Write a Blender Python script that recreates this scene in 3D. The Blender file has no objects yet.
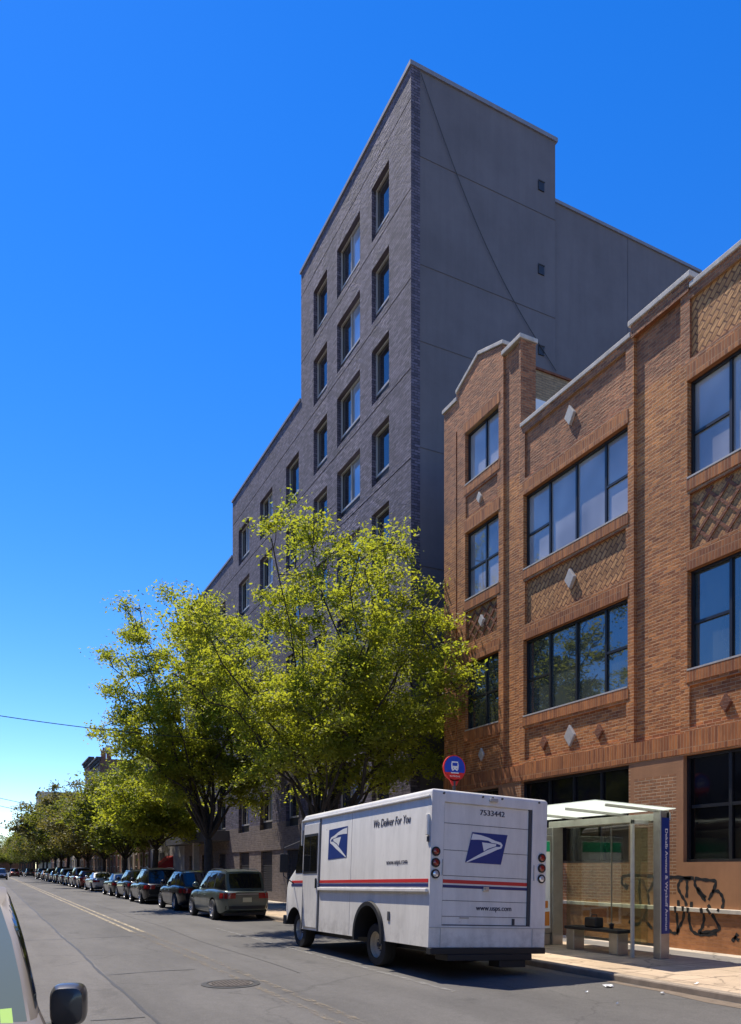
import bpy, bmesh, math, random
import numpy as np
from mathutils import Vector, Matrix, Quaternion
from mathutils.bvhtree import BVHTree
random.seed(7); RNG = np.random.default_rng(11)
R = math.radians
scene = bpy.context.scene
col = scene.collection

# ------------------------------------------------------------ camera, sky, sun, exposure
H = 1.75; F = 770.0; U0 = 370.5; V0 = 868.0; HEAD = math.atan2(U0 + 12, F)
cam = bpy.data.objects.new('camera', bpy.data.cameras.new('camera')); col.objects.link(cam)
cam.location = (0, 0, H); cam.rotation_euler = (R(90), 0, -HEAD)
cam.data.sensor_fit = 'VERTICAL'; cam.data.sensor_height = 36
cam.data.lens = F / 1024 * 36; cam.data.shift_y = (V0 - 512) / 1024
cam.data.clip_start = 0.05; cam.data.clip_end = 5000
scene.camera = cam
SUN = Vector((-0.17, 0.44, 1.0)).normalized()
world = bpy.data.worlds.new('World'); scene.world = world; world.use_nodes = True
wn = world.node_tree; bg = wn.nodes['Background']
sky = wn.nodes.new('ShaderNodeTexSky'); sky.sky_type = 'NISHITA'; sky.sun_disc = False
sky.sun_elevation = math.asin(SUN.z); sky.sun_rotation = math.atan2(SUN.x, SUN.y)
sky.altitude = 900; sky.air_density = 1.0; sky.dust_density = 0.05; sky.ozone_density = 3.5
hs = wn.nodes.new('ShaderNodeHueSaturation'); hs.inputs['Saturation'].default_value = 1.36; hs.inputs['Hue'].default_value = 0.513
wn.links.new(sky.outputs[0], hs.inputs['Color']); wn.links.new(hs.outputs[0], bg.inputs[0])
bg.inputs[1].default_value = 0.15
sl = bpy.data.lights.new('sun', 'SUN'); sl.energy = 4.4; sl.angle = R(0.53); sl.color = (1.0, 0.92, 0.79)
so = bpy.data.objects.new('sun', sl); col.objects.link(so)
so.rotation_euler = SUN.to_track_quat('Z', 'Y').to_euler()
scene.view_settings.view_transform = 'Standard'; scene.view_settings.look = 'None'
scene.view_settings.exposure = 0.66; scene.view_settings.gamma = 1
scene.cycles.max_bounces = 8; scene.cycles.transparent_max_bounces = 12

# ------------------------------------------------------------ helpers
def tag(o, label=None, cat=None, group=None, kind=None):
    if label: o['label'] = label
    if cat: o['category'] = cat
    if group: o['group'] = group
    if kind: o['kind'] = kind
    return o
def empty(name, loc, rz=0, label=None, cat=None, group=None):
    o = bpy.data.objects.new(name, None); col.objects.link(o)
    o.location = loc; o.rotation_euler = (0, 0, rz); o.empty_display_size = .3
    return tag(o, label, cat, group)
def link(name, me, parent=None):
    o = bpy.data.objects.new(name, me); col.objects.link(o)
    if parent is not None: o.parent = parent
    return o

class MB:
    def __init__(s): s.v = []; s.f = []; s.m = []
    def add(s, vs, fs, mi=0):
        n = len(s.v); s.v += [tuple(v) for v in vs]
        s.f += [tuple(i + n for i in f) for f in fs]; s.m += [mi] * len(fs); return s
    def box(s, x0, x1, y0, y1, z0, z1, mi=0):
        return s.add([(x0,y0,z0),(x1,y0,z0),(x1,y1,z0),(x0,y1,z0),(x0,y0,z1),(x1,y0,z1),(x1,y1,z1),(x0,y1,z1)],
            [(0,3,2,1),(4,5,6,7),(0,1,5,4),(1,2,6,5),(2,3,7,6),(3,0,4,7)], mi)
    def quad(s, a, b, c, d, mi=0): return s.add([a,b,c,d], [(0,1,2,3)], mi)
    def prism(s, pts, o, u, v, w, d0, d1, mi=0):
        """polygon pts in (u,v) plane, extruded along w from d0 to d1"""
        o, u, v, w = map(Vector, (o, u, v, w)); n = len(pts)
        A = [o + u*p[0] + v*p[1] + w*d0 for p in pts]; B = [o + u*p[0] + v*p[1] + w*d1 for p in pts]
        return s.add(A + B, [tuple(range(n))[::-1], tuple(range(n, 2*n))] + [(i, (i+1) % n, n+(i+1) % n, n+i) for i in range(n)], mi)
    def tube(s, path, rad, seg=8, mi=0, cap=True):
        path = [Vector(p) for p in path]; n = len(path)
        if not hasattr(rad, '__len__'): rad = [rad]*n
        vs = []; up = None
        for i, p in enumerate(path):
            t = (path[min(i+1, n-1)] - path[max(i-1, 0)]).normalized()
            if up is None: up = t.orthogonal().normalized()
            up = (up - t*up.dot(t)); up = up.normalized() if up.length > 1e-6 else t.orthogonal().normalized()
            b = t.cross(up)
            for k in range(seg):
                a = 2*math.pi*k/seg; vs.append(p + (up*math.cos(a) + b*math.sin(a))*rad[i])
        fs = [(i*seg+k, i*seg+(k+1) % seg, (i+1)*seg+(k+1) % seg, (i+1)*seg+k) for i in range(n-1) for k in range(seg)]
        if cap: fs += [tuple(range(seg))[::-1], tuple(range((n-1)*seg, n*seg))]
        return s.add(vs, fs, mi)
    def lathe(s, prof, o, axis, seg=24, mi=0):
        """prof: (r, h) list, revolved round axis through o"""
        o = Vector(o); ax = Vector(axis).normalized(); a = ax.orthogonal().normalized(); b = ax.cross(a); n = len(prof)
        vs = [o + ax*h + (a*math.cos(2*math.pi*k/seg) + b*math.sin(2*math.pi*k/seg))*r for (r, h) in prof for k in range(seg)]
        fs = [(i*seg+k, i*seg+(k+1) % seg, (i+1)*seg+(k+1) % seg, (i+1)*seg+k) for i in range(n-1) for k in range(seg)]
        if prof[0][0] > 1e-4: fs.append(tuple(range(seg))[::-1])
        if prof[-1][0] > 1e-4: fs.append(tuple(range((n-1)*seg, n*seg)))
        return s.add(vs, fs, mi)
    def grid(s, P, mi=0):
        nr, nc = len(P), len(P[0]); vs = [p for r in P for p in r]
        return s.add(vs, [(r*nc+c, r*nc+c+1, (r+1)*nc+c+1, (r+1)*nc+c) for r in range(nr-1) for c in range(nc-1)], mi)
    def xf(s, M): s.v = [tuple(M @ Vector(v)) for v in s.v]; return s
    def mesh(s, mats, smooth=None):
        me = bpy.data.meshes.new('m'); me.from_pydata(s.v, [], s.f); me.update()
        for m in (mats if isinstance(mats, (list, tuple)) else [mats]): me.materials.append(m)
        for p, mi in zip(me.polygons, s.m): p.material_index = mi
        bm = bmesh.new(); bm.from_mesh(me); bmesh.ops.recalc_face_normals(bm, faces=bm.faces); bm.to_mesh(me); bm.free()
        if smooth:
            me.shade_smooth(); me.set_sharp_from_angle(angle=R(smooth))
        return me
    def build(s, name, mats, parent=None, bevel=0, smooth=None, **k):
        o = link(name, s.mesh(mats, smooth), parent)
        if bevel:
            b = o.modifiers.new('bevel', 'BEVEL'); b.width = bevel; b.segments = 2; b.limit_method = 'ANGLE'; b.angle_limit = R(40)
        return tag(o, **k)

# ------------------------------------------------------------ materials
def setin(b, **k):
    for n, v in k.items():
        n = n.replace('_', ' ')
        if n in b.inputs: b.inputs[n].default_value = v if not isinstance(v, tuple) else (*v, 1)[:4]
class Mat:
    def __init__(s, name, color=(.5,.5,.5), rough=.6, **k):
        s.m = bpy.data.materials.new(name); s.m.use_nodes = True; s.t = s.m.node_tree; s.b = s.t.nodes['Principled BSDF']
        s.b.inputs['Base Color'].default_value = (*color, 1); s.b.inputs['Roughness'].default_value = rough; setin(s.b, **k)
    def n(s, typ, **k):
        x = s.t.nodes.new('ShaderNode' + typ)
        for a, v in k.items():
            if a.startswith('i_'): x.inputs[a[2:].replace('_', ' ')].default_value = v
            else: setattr(x, a, v)
        return x
    def l(s, a, b): s.t.links.new(a, b)
    def pos(s):
        if not hasattr(s, '_p'): s._p = s.n('NewGeometry')
        return s._p.outputs['Position']
    def noise(s, scale, detail=4, rough=.6, vec=None, stretch=None):
        x = s.n('TexNoise', i_Scale=scale, i_Detail=detail, i_Roughness=rough)
        v = vec or s.pos()
        if stretch:
            mp = s.n('Mapping'); mp.inputs['Scale'].default_value = stretch; s.l(v, mp.inputs[0]); v = mp.outputs[0]
        s.l(v, x.inputs['Vector']); return x.outputs['Fac']
    def ramp(s, fac, stops):
        r = s.n('ValToRGB'); e = r.color_ramp.elements
        while len(e) < len(stops): e.new(.5)
        for k, (p, c) in enumerate(stops):
            e[k].position = p; e[k].color = (*c, 1) if hasattr(c, '__len__') else (c, c, c, 1)
        s.l(fac, r.inputs[0]); return r.outputs[0]
    def mix(s, fac, a, b, mode='MIX'):
        x = s.n('Mix', data_type='RGBA', blend_type=mode)
        for k, v in ((0, fac), (6, a), (7, b)):
            sock = x.inputs[k]
            if hasattr(v, 'is_output'): s.l(v, sock)
            elif hasattr(v, '__len__'): sock.default_value = (*v, 1)[:4]
            else: sock.default_value = v if k == 0 else (v, v, v, 1)
        return x.outputs[2]
    def color(s, c): s.l(c, s.b.inputs['Base Color']); return s
    def rough(s, c): s.l(c, s.b.inputs['Roughness']); return s
    def bump(s, h, strength=.5, dist=.01):
        b = s.n('Bump', i_Strength=strength, i_Distance=dist); s.l(h, b.inputs['Height'])
        if s.b.inputs['Normal'].is_linked: s.l(s.b.inputs['Normal'].links[0].from_socket, b.inputs['Normal'])
        s.l(b.outputs[0], s.b.inputs['Normal']); return s
    def wallvec(s, rot=0):
        """(along wall, height) for walls that face x or y"""
        g = s.pos(); sp = s.n('SeparateXYZ'); s.l(g, sp.inputs[0]); nn = s.n('SeparateXYZ'); s.l(s._p.outputs['True Normal'], nn.inputs[0])
        ab = s.n('Math', operation='ABSOLUTE'); s.l(nn.outputs[0], ab.inputs[0])
        gt = s.n('Math', operation='GREATER_THAN'); gt.inputs[1].default_value = .5; s.l(ab.outputs[0], gt.inputs[0])
        mx = s.n('Mix'); s.l(gt.outputs[0], mx.inputs[0]); s.l(sp.outputs[0], mx.inputs[2]); s.l(sp.outputs[1], mx.inputs[3])
        cb = s.n('CombineXYZ'); s.l(mx.outputs[0], cb.inputs[0]); s.l(sp.outputs[2], cb.inputs[1])
        if rot:
            mp = s.n('Mapping'); mp.inputs['Rotation'].default_value = (0, 0, rot); s.l(cb.outputs[0], mp.inputs[0]); return mp.outputs[0]
        return cb.outputs[0]

def brick(name, c1, c2, mortar, w=.21, h=.07, msize=.008, rot=0, bump=.5, dist=.012, stain=.35, vary=None, off=.5):
    M = Mat(name, rough=.85); v = M.wallvec(rot)
    t = M.n('TexBrick', i_Scale=1.0, i_Mortar_Size=msize, i_Mortar_Smooth=.3, i_Bias=0.0, i_Brick_Width=w, i_Row_Height=h)
    t.offset = off; t.inputs['Color1'].default_value = (*c1, 1); t.inputs['Color2'].default_value = (*c2, 1); t.inputs['Mortar'].default_value = (*mortar, 1)
    M.l(v, t.inputs['Vector'])
    # per brick scatter
    mp = M.n('Mapping'); mp.inputs['Scale'].default_value = (1/w, 1/h, 1); M.l(v, mp.inputs[0])
    wnz = M.noise(1.0, 2, .7, vec=mp.outputs[0])
    c = M.mix(.55, t.outputs['Color'], M.ramp(wnz, [(.3, (.45,.4,.4)), (.55, (1,1,1)), (.75, (1.0,.85,.7))]), 'MULTIPLY')
    big = M.noise(.35, 5, .65)
    c = M.mix(stain, c, M.ramp(big, [(.32, (.5,.47,.46)), (.6, (1.15,1.12,1.1))]), 'MULTIPLY')
    streak = M.noise(1.0, 4, .6, stretch=(3, 3, .25))
    c = M.mix(.25, c, M.ramp(streak, [(.35, .55), (.6, 1.0)]), 'MULTIPLY')
    M.color(c)
    hgt = M.n('Math', operation='ADD'); inv = M.n('Math', operation='MULTIPLY'); inv.inputs[1].default_value = -1; M.l(t.outputs['Fac'], inv.inputs[0])
    sc = M.n('Math', operation='MULTIPLY'); sc.inputs[1].default_value = .9; M.l(wnz, sc.inputs[0])
    M.l(inv.outputs[0], hgt.inputs[0]); M.l(sc.outputs[0], hgt.inputs[1])
    M.bump(hgt.outputs[0], bump, dist)
    return M.m
def mottled(name, c, rough=.8, scale=2, amt=.25, bump=0, streak=.15, **k):
    M = Mat(name, c, rough, **k)
    x = M.mix(amt, (*c, 1), M.ramp(M.noise(scale, 5, .65), [(.3, .55), (.65, 1.25)]), 'MULTIPLY')
    if streak: x = M.mix(streak, x, M.ramp(M.noise(1.3, 4, .6, stretch=(3, 3, .2)), [(.4, .5), (.6, 1.1)]), 'MULTIPLY')
    M.color(x)
    if bump: M.bump(M.noise(scale*30, 3), bump, .004)
    return M.m
def plain(name, c, rough=.5, **k): return Mat(name, c, rough, **k).m

MT = {}
MT['brick'] = brick('orange brick', (.60,.225,.058), (.31,.10,.028), (.62,.41,.22), stain=.6, bump=.9, msize=.006)
MT['brick_top'] = brick('weathered brick', (.50,.19,.075), (.23,.085,.038), (.42,.26,.14), stain=.75, bump=.9, dist=.02)
MT['soldier'] = brick('soldier brick', (.54,.19,.05), (.26,.08,.026), (.42,.23,.11), w=.075, h=.42, stain=.5, off=0)
MT['weave'] = brick('basket weave brick', (.66,.33,.12), (.46,.21,.07), (.24,.10,.04), w=.24, h=.12, msize=.016, rot=R(45), stain=.4, bump=1, dist=.02)
MT['pale_brick'] = brick('pale yellow brick', (.62,.33,.12), (.48,.24,.08), (.25,.11,.05), w=.16, h=.08, rot=R(45), stain=.3)
MT['dark_brick'] = brick('dark lattice brick', (.27,.09,.035), (.17,.055,.025), (.2,.1,.06), w=.2, h=.07, stain=.3)
MT['yard_brick'] = brick('buff brick', (.42,.30,.17), (.35,.24,.13), (.2,.15,.1), stain=.3)
MT['tan_paint'] = mottled('tan masonry paint', (.38,.18,.08), .75, 1.2, .35, .15)
MT['tan_brick'] = brick('painted tan brick', (.40,.18,.075), (.33,.145,.06), (.50,.36,.22), stain=.5, bump=.4)
MT['base_brick'] = brick('orange painted base', (.50,.22,.085), (.42,.175,.065), (.40,.20,.11), msize=.004, stain=.7, bump=.25)
MT['stone'] = mottled('limestone', (.46,.42,.37), .8, 6, .3)
MT['coping'] = mottled('coping stone', (.50,.44,.38), .85, 4, .5)
MT['black_metal'] = plain('black window metal', (.015,.015,.017), .4)
MT['screen'] = mottled('dark security screen', (.012,.012,.013), .5, 1.5, .5)
MT['grey_brick'] = brick('charcoal brick', (.175,.152,.20), (.075,.066,.092), (.05,.045,.058), w=.26, h=.095, msize=.010, stain=.4, bump=1, dist=.022)
MT['grey_brick_b'] = brick('textured charcoal brick', (.225,.195,.25), (.075,.066,.09), (.045,.04,.05), w=.26, h=.095, msize=.011, stain=.45, bump=1, dist=.045)
MT['grey_base'] = brick('taupe brick', (.21,.17,.15), (.15,.12,.105), (.2,.17,.15), w=.3, h=.1, stain=.3, bump=.7)
MT['stucco'] = mottled('grey stucco', (.146,.134,.142), .9, .5, .32, .2, .1)
MT['stucco2'] = mottled('grey stucco lower', (.15,.15,.165), .9, .6, .22, .2, .25)
MT['seam'] = plain('dark seam', (.06,.06,.065), .8)
MT['joint'] = plain('stucco joint', (.115,.107,.114), .9)
MT['alu'] = mottled('brushed aluminium', (.55,.55,.54), .35, 8, .15, Metallic=.8)
MT['light_frame'] = plain('grey window frame', (.42,.40,.37), .45)
MT['black_grille'] = plain('dark grille', (.03,.03,.035), .5)
def glass(name, base, ior, r, wob=.02):
    M = Mat(name, base, r, IOR=ior, Specular_IOR_Level=.5)
    M.bump(M.noise(.9, 2), wob, .3)
    x = M.mix(.6, (*base, 1), M.ramp(M.noise(.5, 2), [(.35, .4), (.65, 1.5)]), 'MULTIPLY'); M.color(x); return M.m
MT['pane'] = glass('window glass', (.33,.315,.31), 1.9, .03)
MT['pane_low'] = glass('ground floor glass', (.008,.008,.009), 1.5, .06)
MT['pane_grey'] = glass('apartment glass', (.03,.03,.034), 1.9, .03)
MT['pane_bright'] = glass('pale blue apartment glass', (.30,.34,.42), 2.9, .03)  # paler, bluer glass for one side of the wide windows
MT['car_glass'] = plain('car glass', (.008,.009,.010), .04, IOR=1.7)
MT['windscreen'] = plain('windscreen glass', (.085,.10,.075), .3, IOR=1.15)  # green reflections on the screen are put into this grey-green base
MT['pane_mid'] = glass('reflection-tinted window glass', (.05,.06,.052), 2.2, .03)  # darker copy for lower rows, mirrored trees painted into its greenish base
MT['dull_paint'] = plain('dusty beige paint', (.15,.125,.10), .5, Metallic=.1)
MT['tyre'] = mottled('tyre rubber', (.022,.022,.022), .85, 20, .3)
MT['rim'] = plain('alloy', (.5,.5,.52), .3, Metallic=.9)
MT['rim_white'] = mottled('cream painted steel', (.55,.48,.36), .6, 8, .4)
MT['black_plastic'] = plain('black plastic', (.011,.011,.012), .6)
MT['tail_red'] = plain('red lamp lens', (.26,.012,.012), .15, Coat_Weight=.5)
MT['lens_clear'] = plain('clear lens', (.6,.62,.65), .12, Metallic=.4)
MT['plate'] = plain('number plate', (.55,.5,.3), .5)
MT['white_paint'] = plain('white paint', (.8,.8,.78), .4)
MT['blue_vinyl'] = plain('blue vinyl', (.012,.035,.20), .4)
MT['navy_vinyl'] = plain('navy vinyl', (.02,.03,.14), .4)
MT['red_vinyl'] = plain('red vinyl', (.62,.03,.03), .4)
MT['ink'] = plain('dark ink', (.03,.03,.06), .5)
MT['bark'] = mottled('bark', (.05,.04,.032), .95, 5, .6, .6, 0)
MT['cable'] = plain('cable rubber', (.01,.01,.01), .6)

def paint(name, c, metal=.5, rough=.3):
    M = Mat(name, c, rough, Metallic=metal, Coat_Weight=.7, Coat_Roughness=.05)
    x = M.mix(.12, (*c, 1), M.ramp(M.noise(3, 4), [(.3, .6), (.7, 1.1)]), 'MULTIPLY'); M.color(x); return M.m
def leafmat(name, a, b, tr, amt=.5):
    M = Mat(name, a, .55)
    at = M.n('Attribute'); at.attribute_name = 'tone'
    c = M.mix(at.outputs['Fac'], (*a, 1), (*b, 1)); M.color(c)
    t = M.n('BsdfTranslucent'); c2 = M.mix(at.outputs['Fac'], (*tr, 1), (tr[0]*1.5, tr[1]*1.25, tr[2], 1)); M.l(c2, t.inputs[0])
    mx = M.n('MixShader'); mx.inputs[0].default_value = amt; out = M.t.nodes['Material Output']
    M.l(M.b.outputs[0], mx.inputs[1]); M.l(t.outputs[0], mx.inputs[2]); M.l(mx.outputs[0], out.inputs[0]); return M.m
MT['leaf_a'] = leafmat('honey locust leaves', (.075,.115,.018), (.20,.21,.027), (.36,.43,.03), .57)
MT['leaf_b'] = leafmat('mid green leaves', (.06,.09,.016), (.15,.16,.025), (.22,.27,.02), .48)
MT['leaf_c'] = leafmat('olive leaves', (.07,.08,.018), (.20,.16,.05), (.20,.20,.03), .42)

# white truck paint, with dirt low down (dirt is part of the truck)
M = Mat('truck white paint', (.79,.76,.70), .35)
sp = M.n('SeparateXYZ'); M.l(M.pos(), sp.inputs[0])
low = M.ramp(sp.outputs[2], [(0.3, 1.0), (1.0, 0.12)])
dirt = M.mix(1.0, low, M.ramp(M.noise(2.2, 6, .7), [(.46, 0), (.74, .9)]), 'MULTIPLY')
c = M.mix(dirt, (.79,.76,.70,1), (.25,.23,.20,1))
c = M.mix(.34, c, M.ramp(M.noise(1.2, 6, .75, stretch=(2.5, 2.5, .35)), [(.35, .6), (.6, 1.05)]), 'MULTIPLY')
c = M.mix(.5, c, M.ramp(M.noise(14, 4, .7), [(.24, .35), (.3, 1.0)]), 'MULTIPLY')
c = M.mix(M.ramp(M.noise(3.5, 7, .75), [(.66, 0), (.70, .6)]), c, (.34,.31,.27,1))
M.color(c); MT['truck_white'] = M.m

# asphalt
M = Mat('asphalt', rough=.85)
sp = M.n('SeparateXYZ'); M.l(M.pos(), sp.inputs[0])
wx = M.n('Math', operation='MULTIPLY_ADD'); wx.inputs[1].default_value = .25; M.l(M.noise(.25, 4), wx.inputs[0]); M.l(sp.outputs[0], wx.inputs[2])
lane = M.ramp(wx.outputs[0], [(0.0, 0), (1.0, 1)])
stp = M.n('Math', operation='GREATER_THAN'); stp.inputs[1].default_value = 1.85; M.l(wx.outputs[0], stp.inputs[0])
c = M.mix(stp.outputs[0], (.130,.121,.113,1), (.104,.098,.092,1))
c = M.mix(.6, c, M.ramp(M.noise(.45, 6, .65, stretch=(1.6, .35, 1)), [(.33, .6), (.62, 1.2)]), 'MULTIPLY')
c = M.mix(.6, c, M.ramp(M.noise(1.1, 5, .7, stretch=(1, .6, 1)), [(.28, .45), (.40, 1.0)]), 'MULTIPLY')
c = M.mix(.45, c, M.ramp(M.noise(38, 3, .8), [(.3, .45), (.7, 1.5)]), 'MULTIPLY')
c = M.mix(.35, c, M.ramp(M.noise(7, 5, .75), [(.3, .6), (.6, 1.1)]), 'MULTIPLY')
vo = M.n('TexVoronoi', feature='DISTANCE_TO_EDGE', i_Scale=.22); mpn = M.n('Mapping'); 
nz = M.n('TexNoise', i_Scale=1.2, i_Detail=4); M.l(M.pos(), nz.inputs['Vector'])
ad = M.n('VectorMath', operation='MULTIPLY_ADD'); ad.inputs[1].default_value = (1.2, 1.2, 0); M.l(nz.outputs['Color'], ad.inputs[0]); M.l(M.pos(), ad.inputs[2]); M.l(ad.outputs[0], vo.inputs['Vector'])
c = M.mix(.45, c, M.ramp(vo.outputs['Distance'], [(.0, .35), (.006, 1.0)]), 'MULTIPLY')
M.color(c); M.bump(M.noise(60, 4), .8, .012); MT['asphalt'] = M.m
MT['tar'] = mottled('tar seal', (.035,.034,.034), .6, 9, .4)
def worn(name, c, lo, hi):
    M = Mat(name, c, .7); tr = M.n('BsdfTransparent'); mx = M.n('MixShader')
    f = M.ramp(M.noise(9, 6, .75, stretch=(1, .5, 1)), [(lo, 0), (hi, 1)])
    M.l(f, mx.inputs[0]); M.l(tr.outputs[0], mx.inputs[1]); M.l(M.b.outputs[0], mx.inputs[2]); M.l(mx.outputs[0], M.t.nodes['Material Output'].inputs[0]); return M.m
MT['yellow_line'] = worn('worn yellow line', (.25,.20,.135), .46, .74)
MT['yellow_bold'] = worn('yellow line', (.40,.33,.22), .38, .56)
MT['white_line'] = worn('worn white line', (.30,.29,.27), .42, .70)
# sidewalk concrete
M = Mat('sidewalk concrete', rough=.9)
sp = M.n('SeparateXYZ'); M.l(M.pos(), sp.inputs[0])
t = M.n('TexBrick', i_Scale=1.0, i_Mortar_Size=.012, i_Mortar_Smooth=.2, i_Brick_Width=1.52, i_Row_Height=1.35); t.offset = 0
t.inputs['Color1'].default_value = (.50,.385,.27,1); t.inputs['Color2'].default_value = (.44,.33,.225,1); t.inputs['Mortar'].default_value = (.16,.12,.09,1)
M.l(M.pos(), t.inputs['Vector'])
wx = M.n('Math', operation='MULTIPLY_ADD'); wx.inputs[1].default_value = .3; M.l(M.noise(2.5, 4), wx.inputs[0]); M.l(sp.outputs[0], wx.inputs[2])
g1 = M.n('Math', operation='GREATER_THAN'); g1.inputs[1].default_value = 11.75; M.l(wx.outputs[0], g1.inputs[0])
g2 = M.n('Math', operation='GREATER_THAN'); g2.inputs[1].default_value = 12.5; M.l(wx.outputs[0], g2.inputs[0])
c = M.mix(g1.outputs[0], t.outputs['Color'], (.20,.185,.17,1)); c = M.mix(g2.outputs[0], c, (.50,.43,.34,1))
c = M.mix(.5, c, M.ramp(M.noise(1.5, 6, .7), [(.33, .6), (.62, 1.15)]), 'MULTIPLY')
c = M.mix(.35, c, M.ramp(M.noise(40, 3, .7), [(.3, .6), (.65, 1.2)]), 'MULTIPLY')
vo = M.n('TexVoronoi', feature='DISTANCE_TO_EDGE', i_Scale=.8)
nz = M.n('TexNoise', i_Scale=2.5, i_Detail=5); M.l(M.pos(), nz.inputs['Vector'])
ad = M.n('VectorMath', operation='MULTIPLY_ADD'); ad.inputs[1].default_value = (.6, .6, 0); M.l(nz.outputs['Color'], ad.inputs[0]); M.l(M.pos(), ad.inputs[2]); M.l(ad.outputs[0], vo.inputs['Vector'])
c = M.mix(.7, c, M.ramp(vo.outputs['Distance'], [(.0, .25), (.018, 1.0)]), 'MULTIPLY')
M.color(c); M.bump(M.noise(50, 3), .4, .005); MT['sidewalk'] = M.m
MT['kerb'] = mottled('kerb stone', (.27,.22,.17), .85, 5, .5, .3, 0)
MT['dirt'] = mottled('gutter grit', (.17,.13,.095), .95, 6, .5, .5, 0)
# ------------------------------------------------------------ ground, road, pavement
def sheet(name, x0, x1, y0, y1, z, m, nx=1, ny=1):
    P = [[(x0+(x1-x0)*i/nx, y0+(y1-y0)*j/ny, z) for i in range(nx+1)] for j in range(ny+1)]
    return MB().grid(P).build(name, MT[m], kind='structure')
KX = 8.69; LX = -1.75; BX = 12.75
sheet('ground', -1500, 1500, -600, 2500, -.02, 'dirt')
sheet('road', LX-.05, KX+.03, -60, 600, 0, 'asphalt')
MB().box(KX, KX+.16, -60, 600, -.3, .105).build('kerb', MT['kerb'], bevel=.025, kind='structure')
MB().box(KX+.16, BX+.5, -60, 600, -.3, .10).build('pavement', MT['sidewalk'], kind='structure')
MB().box(LX-.16, LX, -60, 600, -.3, .105).build('kerb', MT['kerb'], bevel=.025, kind='structure')
MB().box(-6.5, LX-.16, -60, 600, -.3, .10).build('pavement', MT['sidewalk'], kind='structure')
def strip(name, pts, w, z, m):
    P = []
    for i, (x, y) in enumerate(pts):
        ww = w(i) if callable(w) else w
        P.append([(x-ww/2, y, z), (x+ww/2, y, z)])
    return MB().grid(P).build(name, MT[m], kind='structure')
strip('gutter_grit', [(KX-.14+.05*math.sin(y*1.7)+.03*math.sin(y*5), y) for y in np.arange(-8, 80, .5)], lambda i: .22+.08*math.sin(i*.9), .004, 'dirt')
strip('road_line', [(3.53, 4), (3.53, 21.5)], .11, .008, 'yellow_line'); strip('road_line', [(3.80, 4), (3.80, 21.5)], .11, .008, 'yellow_line')
strip('road_line', [(3.53, 21.5), (3.53, 200)], .11, .008, 'yellow_bold'); strip('road_line', [(3.80, 21.5), (3.80, 200)], .11, .008, 'yellow_bold')
strip('road_line', [(5.9, 9.2), (5.9, 22)], .10, .008, 'white_line')
rr = random.Random(4)
strip('tar_seam', [(1.70+.015*math.sin(y*.8)+.006*y*0+rr.uniform(-.012,.012), y) for y in np.arange(2, 120, .4)], lambda i: .035+.02*math.sin(i*.7)**2, .004, 'tar')
strip('tar_seam', [(4.6+.06*math.sin(y*.6), y) for y in np.arange(12, 70, .5)], lambda i: .018, .004, 'tar')
for yy, xa, xb in ((9.3, 1.05, 1.7), (20.3, .3, 3.4), (13.2, 1.75, 3.3), (31.5, 1.7, 6.5)):
    P = [[(x, yy+.06*math.sin(x*3)+rr.uniform(-.01,.01), .006), (x, yy+.035+.06*math.sin(x*3), .006)] for x in np.arange(xa, xb, .12)]
    MB().grid(P).build('tar_seam', MT['tar'], kind='structure')
# manhole
t = empty('manhole_cover', (3.28, 11.34, 0), label='round iron manhole cover in the middle of the road by the yellow lines', cat='manhole cover')
MB().lathe([(.44,0),(.44,.009),(.36,.012),(.36,.006)], (0,0,0), (0,0,1), 40).build('collar', MT['tar'], t, smooth=30)
m = MB().lathe([(.33,0),(.33,.014),(.30,.014),(.30,.010)], (0,0,0), (0,0,1), 40)
for k in range(-4, 5):
    h = math.sqrt(max(.28**2-(k*.06)**2, 0)); m.box(k*.06-.012, k*.06+.012, -h, h, .008, .016); m.box(-h, h, k*.06-.012, k*.06+.012, .008, .0165)
m.build('lid', mottled('cast iron', (.10,.082,.068), .7, 9, .6), t)
# litter
for i, (x, y, s, zz) in enumerate([(8.15, 8.55, .16, .006), (8.35, 7.75, .07, .006), (7.5, 8.3, .05, .006), (8.95, 7.7, .09, .105), (7.2, 7.4, .05, .006)]):
    m = MB(); q = [[(x+a*s+rr.uniform(-.1,.1)*s, y+b*s*.45+rr.uniform(-.1,.1)*s, zz+rr.uniform(0,.035)) for a in (-.5,0,.5)] for b in (-.5,.0,.5)]
    m.grid(q).build('litter', MT['white_paint'], label=['largest scrap of pale litter lying flat on the road near the kerb behind the truck','small pale scrap of litter near the gutter','small pale paper scrap on the asphalt further from the kerb','scrap of paper lying on the pavement edge by the kerb','tiny pale scrap on the road nearest the camera'][i], cat='litter', group='scraps of litter by the kerb')

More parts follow.
